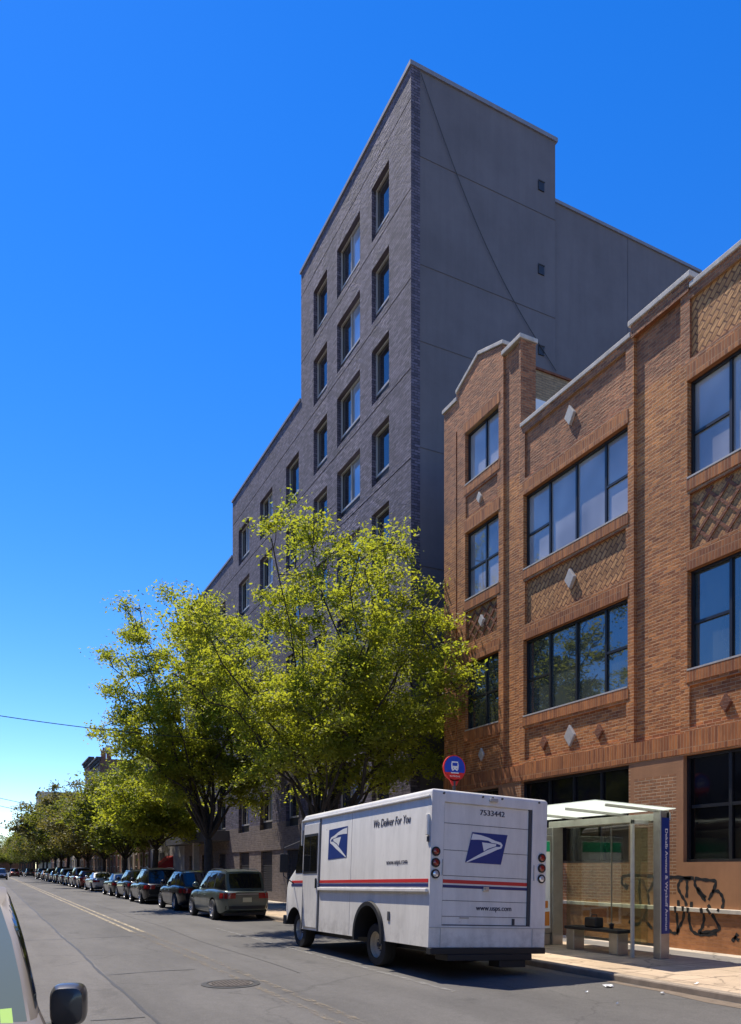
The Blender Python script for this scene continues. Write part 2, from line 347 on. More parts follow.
# ------------------------------------------------------------ facade as stepped cells
def facade(X, y0, y1, z0, z1, rects, mats, name, parent, base=0):
    """rects: (ya, yb, za, zb, depth, material index) painted in order; depth>0 goes into the wall"""
    ys = sorted({y0, y1, *[min(max(v, y0), y1) for r in rects for v in r[:2]]}); zs = sorted({z0, z1, *[min(max(v, z0), z1) for r in rects for v in r[2:4]]})
    ny, nz = len(ys)-1, len(zs)-1; D = [[0]*nz for _ in range(ny)]; Mi = [[base]*nz for _ in range(ny)]
    for (a, b, c, d, dep, mi) in rects:
        for i in range(ny):
            ym = (ys[i]+ys[i+1])/2
            if not a < ym < b: continue
            for j in range(nz):
                if c < (zs[j]+zs[j+1])/2 < d: D[i][j] = dep; Mi[i][j] = mi if mi is not None else Mi[i][j]
    m = MB()
    for i in range(ny):
        for j in range(nz):
            x = X+D[i][j]; m.quad((x,ys[i],zs[j]), (x,ys[i],zs[j+1]), (x,ys[i+1],zs[j+1]), (x,ys[i+1],zs[j]), Mi[i][j])
            if i < ny-1 and D[i][j] != D[i+1][j]:
                x2 = X+D[i+1][j]; y = ys[i+1]; mm = Mi[i][j] if D[i][j] < D[i+1][j] else Mi[i+1][j]
                m.quad((x,y,zs[j]), (x2,y,zs[j]), (x2,y,zs[j+1]), (x,y,zs[j+1]), mm)
            if j < nz-1 and D[i][j] != D[i][j+1]:
                x2 = X+D[i][j+1]; z = zs[j+1]; mm = Mi[i][j] if D[i][j] < D[i][j+1] else Mi[i][j+1]
                m.quad((x,ys[i],z), (x2,ys[i],z), (x2,ys[i+1],z), (x,ys[i+1],z), mm)
    me = bpy.data.meshes.new('wall'); me.from_pydata(m.v, [], m.f)
    for k in mats: me.materials.append(MT[k])
    for p, mi in zip(me.polygons, m.m): p.material_index = mi
    me.update(); return link(name, me, parent)

def window(parent, X, y0, y1, z0, z1, mull=(), trans=(), glass='pane', frame='black_metal', fw=.05, sill=None):
    """mull: y positions; trans: (ya, yb, z)"""
    cells = sorted([y0, *mull, y1]); m = MB()
    for a, b in zip(cells[:-1], cells[1:]):
        x = X+.05+random.uniform(-.006,.006); t1 = random.uniform(-.008,.008)
        m.quad((x+t1,a,z0), (x-t1,a,z1), (x-t1*.5,b,z1), (x+t1*.8,b,z0))
    w = m.build('window', MT[glass], parent)
    f = MB().box(X-.02,X+.04,y0,y1,z0,z0+fw).box(X-.02,X+.04,y0,y1,z1-fw,z1).box(X-.018,X+.038,y0,y0+fw,z0,z1).box(X-.018,X+.038,y1-fw,y1,z0,z1)
    for y in mull: f.box(X+.0,X+.046,y-fw*.6,y+fw*.6,z0+.01,z1-.01)
    for a, b, z in trans: f.box(X+.004,X+.044,a,b,z-fw*.55,z+fw*.55)
    f.build('frame', MT[frame], w)
    if sill: sill(w)
    return w

# ------------------------------------------------------------ brick loft building
bb = empty('brick_building', (BX, 10, 0), label='orange brick loft building with stepped parapet, wide black windows and graffiti on its base', cat='building')
BO = Vector((BX, 10, 0))
def ofs(o):  # children are modelled in world coordinates
    return o
bb.location = (0, 0, 0); bb.location = (0, 0, 0)
rects = []
def bay_wide(a, b, right=False):
    """one four-light bay between y=a and y=b; a is the near side"""
    r = []
    F0, F1 = a-.15, b+.15
    r += [(F0, F1, 4.55, 13.5, 0, 0), (F0, F1, 12.0, 13.5, 0, 1)]
    r += [(a, b, 4.08, 4.52, -.02, 2)]
    r += [(a+.05, b-.05, 4.6, 5.45, .05, 0)]
    r += [(a-.02, b+.02, 5.52, 5.76, -.015, 2), (a-.02, b+.02, 7.80, 8.10, -.012, 2)]
    r += [(a+.06, b-.06, 8.2, 9.34, .07, 3 if not right else 4), (a-.02, b+.02, 9.42, 9.66, -.015, 2), (a-.02, b+.02, 11.66, 11.96, -.012, 2)]
    r += [(a+.06, b-.06, 12.08, 13.3, .06, 1 if not right else 3)]
    r += [(a, b, 5.76, 7.80, .42, 5), (a, b, 9.66, 11.66, .42, 5), (a-.03, b+.1, 1.87, 4.05, .42, 5)]
    return r
rects += [(-8, 21, 0, 4.05, 0, 6)]                                     # tan ground floor
rects += [(12.72, 16.9, 0.95, 4.05, 0, 7), (11.45, 12.6, 1.2, 3.7, .0, 7)]
rects += [(-8, 21, 4.08, 4.5, -.02, 2)]
for (a, b, rt) in ((12.8, 16.53, 0), (7.45, 11.17, 1), (2.0, 5.75, 0), (-3.4, .4, 1)): rects += bay_wide(a, b, rt)
for (a, b) in ((11.34, 12.62), (5.92, 7.28)): rects += [(a, b, 4.5, 13.5, .09, 0), (a, b, 12.2, 13.5, .09, 1)]
# gabled end bay
rects += [(16.72, 17.42, 4.5, 15.9, .07, 0), (16.72, 17.42, 12.4, 15.9, .07, 1), (17.42, 20.5, 12.4, 13.6, 0, 1), (19.75, 19.82, 4.5, 15, .04, 0)]
rects += [(17.64, 19.32, 5.82, 7.82, .42, 5), (17.64, 19.32, 9.70, 11.72, .42, 5), (17.64, 19.32, 13.14, 14.70, .42, 5), (17.64, 19.32, 1.9, 4.0, .42, 5)]
for z0, z1 in ((5.5,5.82), (7.82,8.12), (9.4,9.70), (11.72,12.05), (12.85,13.14), (14.70,15.0)): rects += [(17.58, 19.38, z0+.02, z1, -.012, 2)]
rects += [(17.72, 19.3, 8.4, 9.36, .08, 4), (17.6, 19.4, 4.6, 5.45, .04, 0), (17.7, 19.3, 12.15, 12.8, .04, 1)]
# base course
rects += [(-8, 21, 0, .88, -.055, 8)]
wall = facade(BX, -8, 20.5, 0, 13.5, rects, ['brick','brick_top','soldier','weave','pale_brick','black_metal','tan_paint','tan_brick','base_brick'], 'wall', bb)
facade(BX, 16.66, 20.5, 13.5, 15.9, [r for r in rects if r[3] > 13.5 and r[0] > 16], ['brick','brick_top','soldier','weave','pale_brick','black_metal','tan_paint','tan_brick','base_brick'], 'wall', bb, base=1)
# body, parapet backs, gable, copings
m = MB().box(BX+.45, 34, -8, 20.5, 0, 12.4, 1).box(BX, BX+.45, -8, -7.99, 0, 13.5, 0)
m.quad((BX,20.5,0), (34,20.5,0), (34,20.5,12.4), (BX,20.5,12.4), 0)
m.quad((BX,20.502,12.4), (BX+.5,20.502,12.4), (BX+.5,20.502,15.9), (BX,20.502,15.9), 0)
m.quad((BX+.35,-8,12.4), (BX+.35,16.7,12.4), (BX+.35,16.7,13.5), (BX+.35,-8,13.5), 0)
m.box(BX+.001, BX+.5, 16.64, 16.66, 13.4, 15.9, 0).box(BX+.45, BX+.5, 16.66, 20.5, 12.4, 15.9, 0)
m.box(16, 34, 20.2, 20.5, 12.4, 13.4, 0)
m.build('wall', [MT['brick_top'], MT['stucco']], bb)
# gable prism above 15.9
gp = [(17.45, 15.9), (19.78, 15.9), (19.78, 16.12), (18.62, 16.62), (17.45, 16.22)]
MB().prism(gp, (0,0,0), (0,1,0), (0,0,1), (1,0,0), BX, BX+.48).build('gable', MT['brick_top'], bb)
m = MB()
def cop(pts, th=.11, over=.04, d=.55):
    for (p, q) in zip(pts[:-1], pts[1:]):
        m.prism([p, q, (q[0], q[1]+th), (p[0], p[1]+th)], (0,0,0), (0,1,0), (0,0,1), (1,0,0), BX-over, BX+d)
for args in (([(17.40, 16.23), (18.62, 16.63), (19.80, 16.14)],), ([(19.74, 15.91), (20.56, 15.91)], .12, .05), ([(16.6, 15.91), (17.46, 15.91)], .12, .05),
    ([(12.7, 13.5), (16.64, 13.5)],), ([(7.30, 13.5), (11.1, 13.5)],), ([(1.9, 13.5), (5.9, 13.5)],), ([(-8, 13.5), (.5, 13.5)],)):
    m = MB(); cop(*args); m.build('coping', MT['coping'], bb, bevel=.015)
for a, b in ((11.12, 12.68), (5.9, 7.3)): MB().box(BX-.03, BX+.4, a, b, 13.45, 13.72).build('parapet', MT['brick_top'], bb)
for a, b in ((11.05, 12.74), (5.85, 7.36)): MB().box(BX-.07, BX+.5, a, b, 13.721, 13.84).build('coping', MT['coping'], bb, bevel=.015)
# roof room seen over the parapet
MB().box(BX+.56, BX+2.9, 17.0, 19.2, 12.4, 15.5).build('stair_house', MT['yard_brick'], bb)
MB().box(BX+.54, BX+2.95, 16.95, 19.3, 15.5, 15.56).build('roof_edge', MT['dark_brick'], bb)
MB().box(BX+.56, BX+1.3, 16.96, 16.99, 12.6, 14.68).build('roof_panel', MT['white_paint'], bb)
# windows
def sills(y0, y1, z):
    def f(w): MB().box(BX-.02, BX+.2, y0, y1, z-.0, z+.035).build('sill', MT['stone'], w)
    return f
for (a, b, rt) in ((12.8, 16.53, 0), (7.45, 11.17, 1), (2.0, 5.75, 0), (-3.4, .4, 1)):
    mu = (a+.82, a+1.82, b-.92)
    for k, (z0, z1, zt) in enumerate(((5.76, 7.80, 6.74), (9.66, 11.66, 10.60))):
        window(bb, BX+.13, a, b, z0, z1, mu, ((a, mu[0], zt), (mu[2], b, zt)), glass='pane_mid' if k == 0 else 'pane', sill=sills(a, b, z0))
    window(bb, BX+.12, a-.03, b+.1, 1.87, 4.05, (a+.95, a+1.9, b-.92), ((a, b, 3.0),), 'pane_low', fw=.06)
for z0, z1, zt in ((5.82,7.82,6.8), (9.70,11.72,10.65), (13.14,14.70,None)):
    window(bb, BX+.13, 17.64, 19.32, z0, z1, (18.42,), ((17.64,19.32,zt),) if zt else (), glass='pane_mid' if z0 < 6 else 'pane', sill=sills(17.64, 19.32, z0))
window(bb, BX+.12, 17.64, 19.32, 1.9, 4.0, (18.42,), (), 'pane_low', fw=.06)
# lattices of dark headers
def lattice(y0, y1, z0, z1, sp, wd=.06):
    m = MB(); X0, X1 = BX+.045, BX+.079
    W, Hh = y1-y0, z1-z0
    for sgn in (1, -1):
        k = -Hh
        while k < W:
            a0, a1 = max(k, 0), min(k+Hh, W)
            if a1-a0 > .05:
                if sgn == 1: p, q = (y0+a0, z0+a0-k), (y0+a1, z0+a1-k)
                else: p, q = (y1-a0, z0+a0-k), (y1-a1, z0+a1-k)
                d = Vector((q[0]-p[0], q[1]-p[1])).normalized(); n = Vector((-d.y, d.x))*wd/2
                m.prism([(p[0]-n.x, p[1]-n.y), (q[0]-n.x, q[1]-n.y), (q[0]+n.x, q[1]+n.y), (p[0]+n.x, p[1]+n.y)], (0,0,0), (0,1,0), (0,0,1), (1,0,0), X0+(.004 if sgn == 1 else 0), X1)
            k += sp
    m.build('lattice_panel', MT['dark_brick'], bb)
lattice(17.76, 19.26, 8.44, 9.32, .39); lattice(7.55, 11.07, 8.24, 9.30, .46); lattice(-3.3, .3, 8.24, 9.30, .46)
def tile(y, z, s, mt='stone'):
    m = MB(); m.prism([(-s*.7,0), (0,-s), (s*.7,0), (0,s)], (0,y,z), (0,1,0), (0,0,1), (1,0,0), BX-.018, BX+.085); m.build('diamond_tile', MT[mt], bb, bevel=.012)
for c in (14.72, 3.9):
    tile(c, 8.84, .25); tile(c, 12.84, .25); tile(c, 4.99, .27); tile(c+.99, 4.96, .19, 'dark_brick'); tile(c-1.0, 4.93, .19, 'dark_brick')
tile(18.5, 5.03, .19); tile(18.5, 8.9, .18); tile(18.6, 12.5, .17)
for c in (10.27, 8.3): tile(c, 4.94, .19, 'dark_brick')
tile(9.3, 4.96, .27)
# stone ledge over the base, and grade strip
m = MB(); rl = random.Random(2); y = -8
while y < 20.4:
    L = rl.uniform(1.2, 2.6); y2 = min(y+L, 20.5); m.box(BX-.10, BX+.02, y, y2-.008, .87+rl.uniform(-.004,.004), .955+rl.uniform(-.004,.004)); y = y2
m.build('ledge', mottled('pale ledge', (.62,.55,.44), .85, 5, .4), bb, bevel=.008)
# graffiti
kf, (sH, cH) = F, (math.sin(HEAD), math.cos(HEAD))
def onX(X, u, v):
    k = (u-U0)/F; Y = X*(cH-k*sH)/(sH+k*cH); d = Y*cH+X*sH; return Y, H-(v-V0)*d/F
A = lambda *p: [(640+x/6.396, 800+y/6.396) for x, y in p]
Bq = lambda *p: [(600+x/5.255, 850+y/5.255) for x, y in p]
strokes = [A((325,505),(290,498),(255,515),(240,560),(265,610),(298,660),(292,760),(262,815),(250,860)), A((300,505),(302,560),(298,625)),
 A((330,650),(325,760),(340,835),(380,860),(440,862),(505,855)), A((245,640),(250,760),(255,850),(220,852),(188,820)),
 A((350,500),(420,512),(492,515),(470,580),(438,640)), A((352,510),(350,540),(380,600),(420,645)), A((365,560),(420,625)), A((460,585),(500,580),(528,615),(536,660),(520,712)),
 A((435,670),(480,740),(532,832),(470,840),(395,850)), A((412,690),(425,760),(410,820),(385,850)), A((185,495),(240,492),(345,500)),
 Bq((118,140),(160,130),(280,138)), Bq((118,140),(112,175),(145,205)), Bq((170,140),(172,200)), Bq((210,150),(205,210),(215,285)), Bq((222,155),(250,230),(285,165)), Bq((250,230),(262,300),(240,360)),
 Bq((160,375),(205,395),(242,360),(285,415)), Bq((130,180),(150,190)), Bq((705,480),(735,440)), Bq((715,455),(741,475))]
m = MB()
for s in strokes:
    pts = []
    for (p, q) in zip(s[:-1], s[1:]):
        for k in range(6): pts.append((p[0]+(q[0]-p[0])*k/6, p[1]+(q[1]-p[1])*k/6))
    pts.append(s[-1])
    # smooth
    for _ in range(4): pts = [pts[0]] + [((a[0]+2*b[0]+c[0])/4, (a[1]+2*b[1]+c[1])/4) for a, b, c in zip(pts[:-2], pts[1:-1], pts[2:])] + [pts[-1]]
    yz = [onX(BX, *p) for p in pts]; P = []
    for i, (y, z) in enumerate(yz):
        a = yz[max(i-1, 0)]; b = yz[min(i+1, len(yz)-1)]; d = Vector((b[0]-a[0], b[1]-a[1])); d = d.normalized() if d.length > 0 else Vector((1, 0)); w = .032+.008*math.sin(i*1.3)
        P.append([(y-d.y*-w, z+d.x*w*-1), (y+d.y*-w, z+d.x*w)])
    for r0, r1 in zip(P[:-1], P[1:]):
        zc = (r0[0][1]+r1[1][1])/2
        if .86 < zc < .97: xx = BX-.103
        elif zc < .86: xx = BX-.058
        else: xx = BX-.003
        m.quad((xx,*r0[0]), (xx,*r0[1]), (xx,*r1[1]), (xx,*r1[0]))
m.build('graffiti', plain('black spray paint', (.012,.012,.014), .6), bb)

# ------------------------------------------------------------ grey apartment block
gb = empty('apartment_building', (0,0,0), label='tall charcoal brick apartment block stepping down, with a plain grey stucco side wall', cat='building')
rows = [26.93-3.03*k for k in range(8)]
cols = [(24.19,25.57,0), (26.57,28.74,0), (29.77,31.27,0), (33.05,34.74,2), (36.7,38.67,2), (40.5,42.5,2), (45.2,46.9,3), (49.2,51.0,3), (53.0,54.6,3)]
rg = [(22.6, 60, 0, 2.65, .02, 1), (22.6, 60, 2.65, 4.0, -.02, 1)]
for a, b, s in cols:
    w = .42
    rg += [(a-.02, b+.02, 4.0, 28.5, .0, 2)]
for k in range(1, 9): rg += [(22.6, 60, rows[0]+.75-3.03*(k-1)-.02+.0, rows[0]+.75-3.03*(k-1)+.02, .03, 4)] if k % 1 == 0 else []
for a, b, s in cols:
    for k, z in enumerate(rows):
        if k < s: continue
        rg.append((a, b, z-2.0, z, .32, 3))
    rg.append((a+.1, b-.1, .55, 2.6, .25, 3))
tops = [(22.6, 32.75, 28.75), (32.75, 43.7, 23.0), (43.7, 55.8, 19.85)]
for a, b, zt in tops:
    rr2 = [(max(r[0], a), min(r[1], b), *r[2:]) for r in rg if r[1] > a and r[0] < b and r[2] < zt-.3 and r[3] <= zt]
    facade(BX, a, b, 0, zt, rr2, ['grey_brick','grey_base','grey_brick_b','black_grille','seam'], 'wall', gb)
m = MB()
m.quad((BX,22.6,0), (18.9,22.6,0), (18.9,22.6,28.75), (BX,22.6,28.75))
m.quad((18.9,22.6,0), (18.9,24.8,0), (18.9,24.8,28.75), (18.9,22.6,28.75))
m.box(BX+.6, 18.9, 22.75, 32.75, .1, 28.45).box(18.9, 26.65, 22.7, 38, .1, 26.6).box(BX+.6, 18.9, 32.75, 43.7, .1, 22.8).box(BX+.6, 18.9, 43.7, 55.8, .1, 19.7)
m.quad((BX,32.75,22), (18.9,32.75,22), (18.9,32.75,28.75), (BX,32.75,28.75)); m.quad((BX,43.7,19), (18.9,43.7,19), (18.9,43.7,23), (BX,43.7,23)); m.quad((BX,55.8,0), (18.9,55.8,0), (18.9,55.8,19.85), (BX,55.8,19.85))
m.build('side_wall', MT['stucco'], gb)
m = MB()
for z in (25.85, 22.2, 19.6, 16.0, 12.0): m.box(BX+.35, 18.9, 22.585, 22.60, z-.012, z+.012)
m.box(22.6, 22.625, 22.69, 22.70, 5, 26.6).box(16.2, 16.22, 22.585, 22.6, 2, 19.6)
m.build('seam', MT['joint'], gb)
MB().box(BX-.012, BX+.34, 22.58, 22.6, 0, 28.75).build('corner_brick', MT['grey_brick'], gb)
MT['metal_coping'] = mottled('metal coping', (.22,.22,.24), .5, 3, .2)
for bx_ in ((BX-.06, 18.98, 22.54, 22.9, 28.75, 28.9), (BX-.06, BX+.5, 22.9, 32.8, 28.75, 28.88), (BX-.06, BX+.5, 32.8, 43.75, 23.0, 23.12), (BX-.06, BX+.5, 43.75, 55.8, 19.85, 19.97), (18.9, 26.7, 22.64, 22.9, 26.6, 26.72)):
    MB().box(*bx_).build('coping', MT['metal_coping'], gb)
for z in (26.83, 23.75, 20.78):
    f = MB().box(18.1, 18.36, 22.56, 22.598, z-.16, z+.16).build('vent', MT['black_grille'], gb); MB().box(18.08, 18.38, 22.54, 22.56, z+.16, z+.19).build('hood', MT['seam'], f)
# slack cable down the side wall
pts = []
for k in range(25):
    s = k/24; x = BX+.35+(18.9-BX-.35)*s; z = 28.6+(20.2-28.6)*s; z -= 1.15*math.sin(math.pi*s)**1.0*(1-.25*s)
    pts.append((x, 22.54, z))
MB().tube(pts, .014, 5).build('cable', MT['seam'], gb)
# window kit: a pane, its frame and the grille under it, copied over the facade
def mk_win(wd, hi):
    g = MB()
    if wd > 1.8:
        g.quad((.05,-wd/2,.42), (.05,0.05*wd,.42), (.05,.05*wd,2.0), (.05,-wd/2,2.0), 1); g.quad((.055,.05*wd,.42), (.055,wd/2,.42), (.055,wd/2,2.0), (.055,.05*wd,2.0), 0)
    else: g.quad((.05,-wd/2,.42), (.05,wd/2,.42), (.05,wd/2,2.0), (.05,-wd/2,2.0), 0)
    me = g.mesh([MT['pane_grey'], MT['pane_bright']])
    f = MB(); q = .05
    f.box(-.03,.04,-wd/2,wd/2,.40,.48).box(-.03,.04,-wd/2,wd/2,1.94,2.0).box(-.028,.038,-wd/2,-wd/2+q,.4,2).box(-.028,.038,wd/2-q,wd/2,.4,2)
    
    if wd > 1.8: f.box(-.028,.038,.05*wd-.025,.05*wd+.025,.4,2)
    f.box(-.028,.038,-wd/2,wd/2,0,.04)
    fm = f.mesh(MT['light_frame'])
    s = MB().box(0,.03,-wd/2,wd/2,.04,.40)
    for k in range(7): s.box(-.015,.0,-wd/2+.05,wd/2-.05,.07+k*.045,.09+k*.045)
    sm = s.mesh(MT['black_grille']); return me, fm, sm
kits = {}
for a, b, s in cols:
    kk = round(b-a, 2); kits[kk] = mk_win(kk, 0)
    for k, z in enumerate(rows):
        if k < s: continue
        w = link('window', kits[kk][0], gb); w.location = (BX+.21, (a+b)/2, z-2.0)
        link('frame', kits[kk][1], w); link('air_grille', kits[kk][2], w)
    m = MB()
    for k in range(22): m.box(BX+.10, BX+.14, a+.1, b-.1, .6+k*.09, .64+k*.09)
    m.build('louvre', MT['seam'], gb)
# canopy over the entrance and a pale post
MB().box(BX-1.1, BX+.02, 44.3, 57.5, 3.35, 3.95).build('canopy', MT['seam'], gb, bevel=.02)
MB().box(BX-.9, BX-.55, 49.4, 49.75, .13, 3.35).build('column', MT['stone'], gb)
# ------------------------------------------------------------ far houses, opposite side
def row_house(x0, x1, y0, y1, h, body, name, label, cat='building', group=None, floors=3, nwin=3, face=1):
    """face=1: front at x0 looks towards -x; face=-1: front at x1 looks towards +x"""
    t = empty(name, (0,0,0), label=label, cat=cat, group=group)
    MB().box(x0, x1, y0, y1, 0, h).build('wall', MT[body] if isinstance(body, str) else body, t)
    fx = x0 if face == 1 else x1; s = -face
    m = MB()
    def bxx(a, b, *r): m.box(min(fx+s*a, fx+s*b), max(fx+s*a, fx+s*b), *r)
    bxx(-.3, .45, y0-.02, y1+.02, h-.02, h+.22); bxx(-.1, .28, y0, y1, h-.35, h-.02); bxx(-.05, .12, y0+.01, y1-.01, h-.75, h-.35)
    for k in range(int((y1-y0)/.8)): bxx(.0, .34, y0+.3+k*.8, y0+.42+k*.8, h-.5, h-.03)
    m.build('cornice', MT['seam'], t, bevel=.02)
    fh = (h-1.0)/floors
    for j in range(floors):
        for i in range(nwin):
            yc = y0+(y1-y0)*(i+.5)/nwin; z0 = .8+j*fh; g = MB(); g.box(min(fx-s*.05, fx+s*.02), max(fx-s*.05, fx+s*.02), yc-.5, yc+.5, z0, z0+fh*.6)
            w = g.build('window', MT['pane_grey'], t)
            f = MB(); a, b = sorted((fx-s*.04, fx+s*.06)); f.box(a, b, yc-.56, yc-.5, z0, z0+fh*.6).box(a, b, yc+.5, yc+.56, z0, z0+fh*.6).box(a, b, yc-.5, yc+.5, z0+fh*.3-.03, z0+fh*.3+.03).box(a, b, yc-.62, yc+.62, z0+fh*.6, z0+fh*.6+.18).box(a, b, yc-.62, yc+.62, z0-.12, z0)
            f.build('frame', MT['stone'], w)
    return t
MT['pale_stucco'] = mottled('pale grey stucco', (.42,.40,.38), .9, .8, .45, .1, .5)
MT['brown'] = brick('brown row house', (.20,.10,.065), (.16,.08,.05), (.2,.14,.1), stain=.4)
MT['red_row'] = brick('red row house', (.28,.09,.06), (.22,.07,.05), (.25,.16,.12), stain=.4)
MT['cream_row'] = mottled('cream clapboard', (.45,.39,.30), .8, 2, .3)
wb = empty('warehouse', (0,0,0), label='low pale stucco building with a blank wall between the apartment block and the row houses', cat='building')
MB().box(BX, 30, 55.95, 69, 0, 7.2).build('wall', MT['pale_stucco'], wb)
MB().box(BX-.06, 30, 55.93, 69.05, 7.2, 7.35).build('coping', MT['coping'], wb)
MB().box(BX-.03, BX+.05, 63, 65.6, .13, 3.0).build('roller_door', MT['louvre'] if 'louvre' in MT else MT['seam'], wb)
specs = [('brown', 12.0, 3, 'brown brick row house with a dark cornice, first beyond the pale blank building'), ('cream_row', 11.4, 3, 'cream fronted row house second beyond the pale blank building'),
 ('red_row', 12.2, 3, 'red brick row house behind the trees just before the taller house with the satellite dish'), ('brown', 12.2, 3, 'brown row house in front of the taller one with the dish on its roof')]
y = 69.2
for i, (b_, h_, f_, l_) in enumerate(specs):
    row_house(BX, 24, y, y+8.2, h_, b_, 'row_house', l_, group='row houses behind the trees', floors=f_); y += 8.35
th = row_house(BX, 24, 103, 112, 15.7, 'brown', 'row_house', 'tallest dark row house whose projecting cornice and satellite dish rise above the trees', group='row houses behind the trees', floors=4)
d = empty('satellite_dish', (13.9, 103.6, 15.7), label='round grey satellite dish on the roof of the tall dark row house', cat='satellite dish')
MB().lathe([(.02,0),(.25,.03),(.45,.1),(.55,.17),(.53,.17),(.43,.12),(.02,.03)], (0,0,1.25), (-.3,-1,.5), 20).build('dish', MT['light_frame'], d, smooth=40)
MB().tube([(0,0,0),(0,0,1.2)], .04, 6).build('mast', MT['seam'], d)
row_house(BX+.1, 24, 112.2, 121, 16.9, 'red_row', 'row_house', 'far red row house with twin chimneys standing beyond the dish', group='row houses behind the trees', floors=4)
for i, yy in enumerate((112.6, 113.9)):
    c = empty('chimney', (14.4+i*.9, yy, 16.9), label=['left one of the two chimneys on the far roof edge above the trees','right one of the two chimneys on the far roof edge above the trees'][i], cat='chimney', group='chimneys on the far roof')
    MB().box(-.3,.3,-.3,.3,0,1.1).build('stack', MT['red_row'], c); MB().box(-.36,.36,-.36,.36,1.1,1.22).build('cap', MT['stone'], c); MB().lathe([(.14,1.22),(.12,1.6),(.15,1.62)], (0,0,0), (0,0,1), 10).build('pot', MT['red_row'], c)
y = 121.3
for i in range(6):
    row_house(BX, 24, y, y+11, (11.5,12.4,11,12,13,11.5)[i], ('brown','cream_row','red_row')[i % 3], 'row_house', ('eighth','ninth','tenth','eleventh','twelfth','thirteenth')[i]+' row house along the right side counting from the pale blank building', group='distant row houses', nwin=4); y += 11.2
fb = row_house(18, 40, 330, 350, 32, 'cream_row', 'tower_block', 'pale distant block just showing over the far treetops', floors=8, nwin=5)
MB().box(-45, 17.5, 345, 356, 0, 10).build('distant_building', MT['brown'], label='low brown building closing the far end of the street behind the trees', cat='building')
# opposite side of the street: outside the frame, seen mirrored in the windows
y = -30
for i in range(16):
    h_ = (10.5, 9.8, 11.2, 8.9)[i % 4]
    row_house(-18, -6.5, y, y+8.4, h_, ('red_row','brown','cream_row','brown')[i % 4], 'row_house', 'row house on the opposite side of the street, '+('first','second','third','fourth','fifth','sixth','seventh','eighth','ninth','tenth','eleventh','twelfth','thirteenth','fourteenth','fifteenth','sixteenth')[i]+' from the near end', group='row houses across the street', face=-1); y += 8.5
# small red awning and white street lamp head far off
aw = empty('awning', (BX-.02, 61.0, 0), label='small red cloth awning on the pale blank wall behind the parked cars', cat='awning')
MB().prism([(0, 2.7), (-1.1, 1.85), (-1.1, 1.6), (0, 1.75)], (0,0,0), (1,0,0), (0,0,1), (0,1,0), -1.3, 1.3).build('cloth', plain('red cloth', (.35,.015,.015), .8), aw, smooth=20)
MB().tube([(-.02,-1.2,1.4),(-1.08,-1.2,1.62)], .025, 6).tube([(-.02,1.2,1.4),(-1.08,1.2,1.62)], .025, 6).build('bracket', MT['seam'], aw)

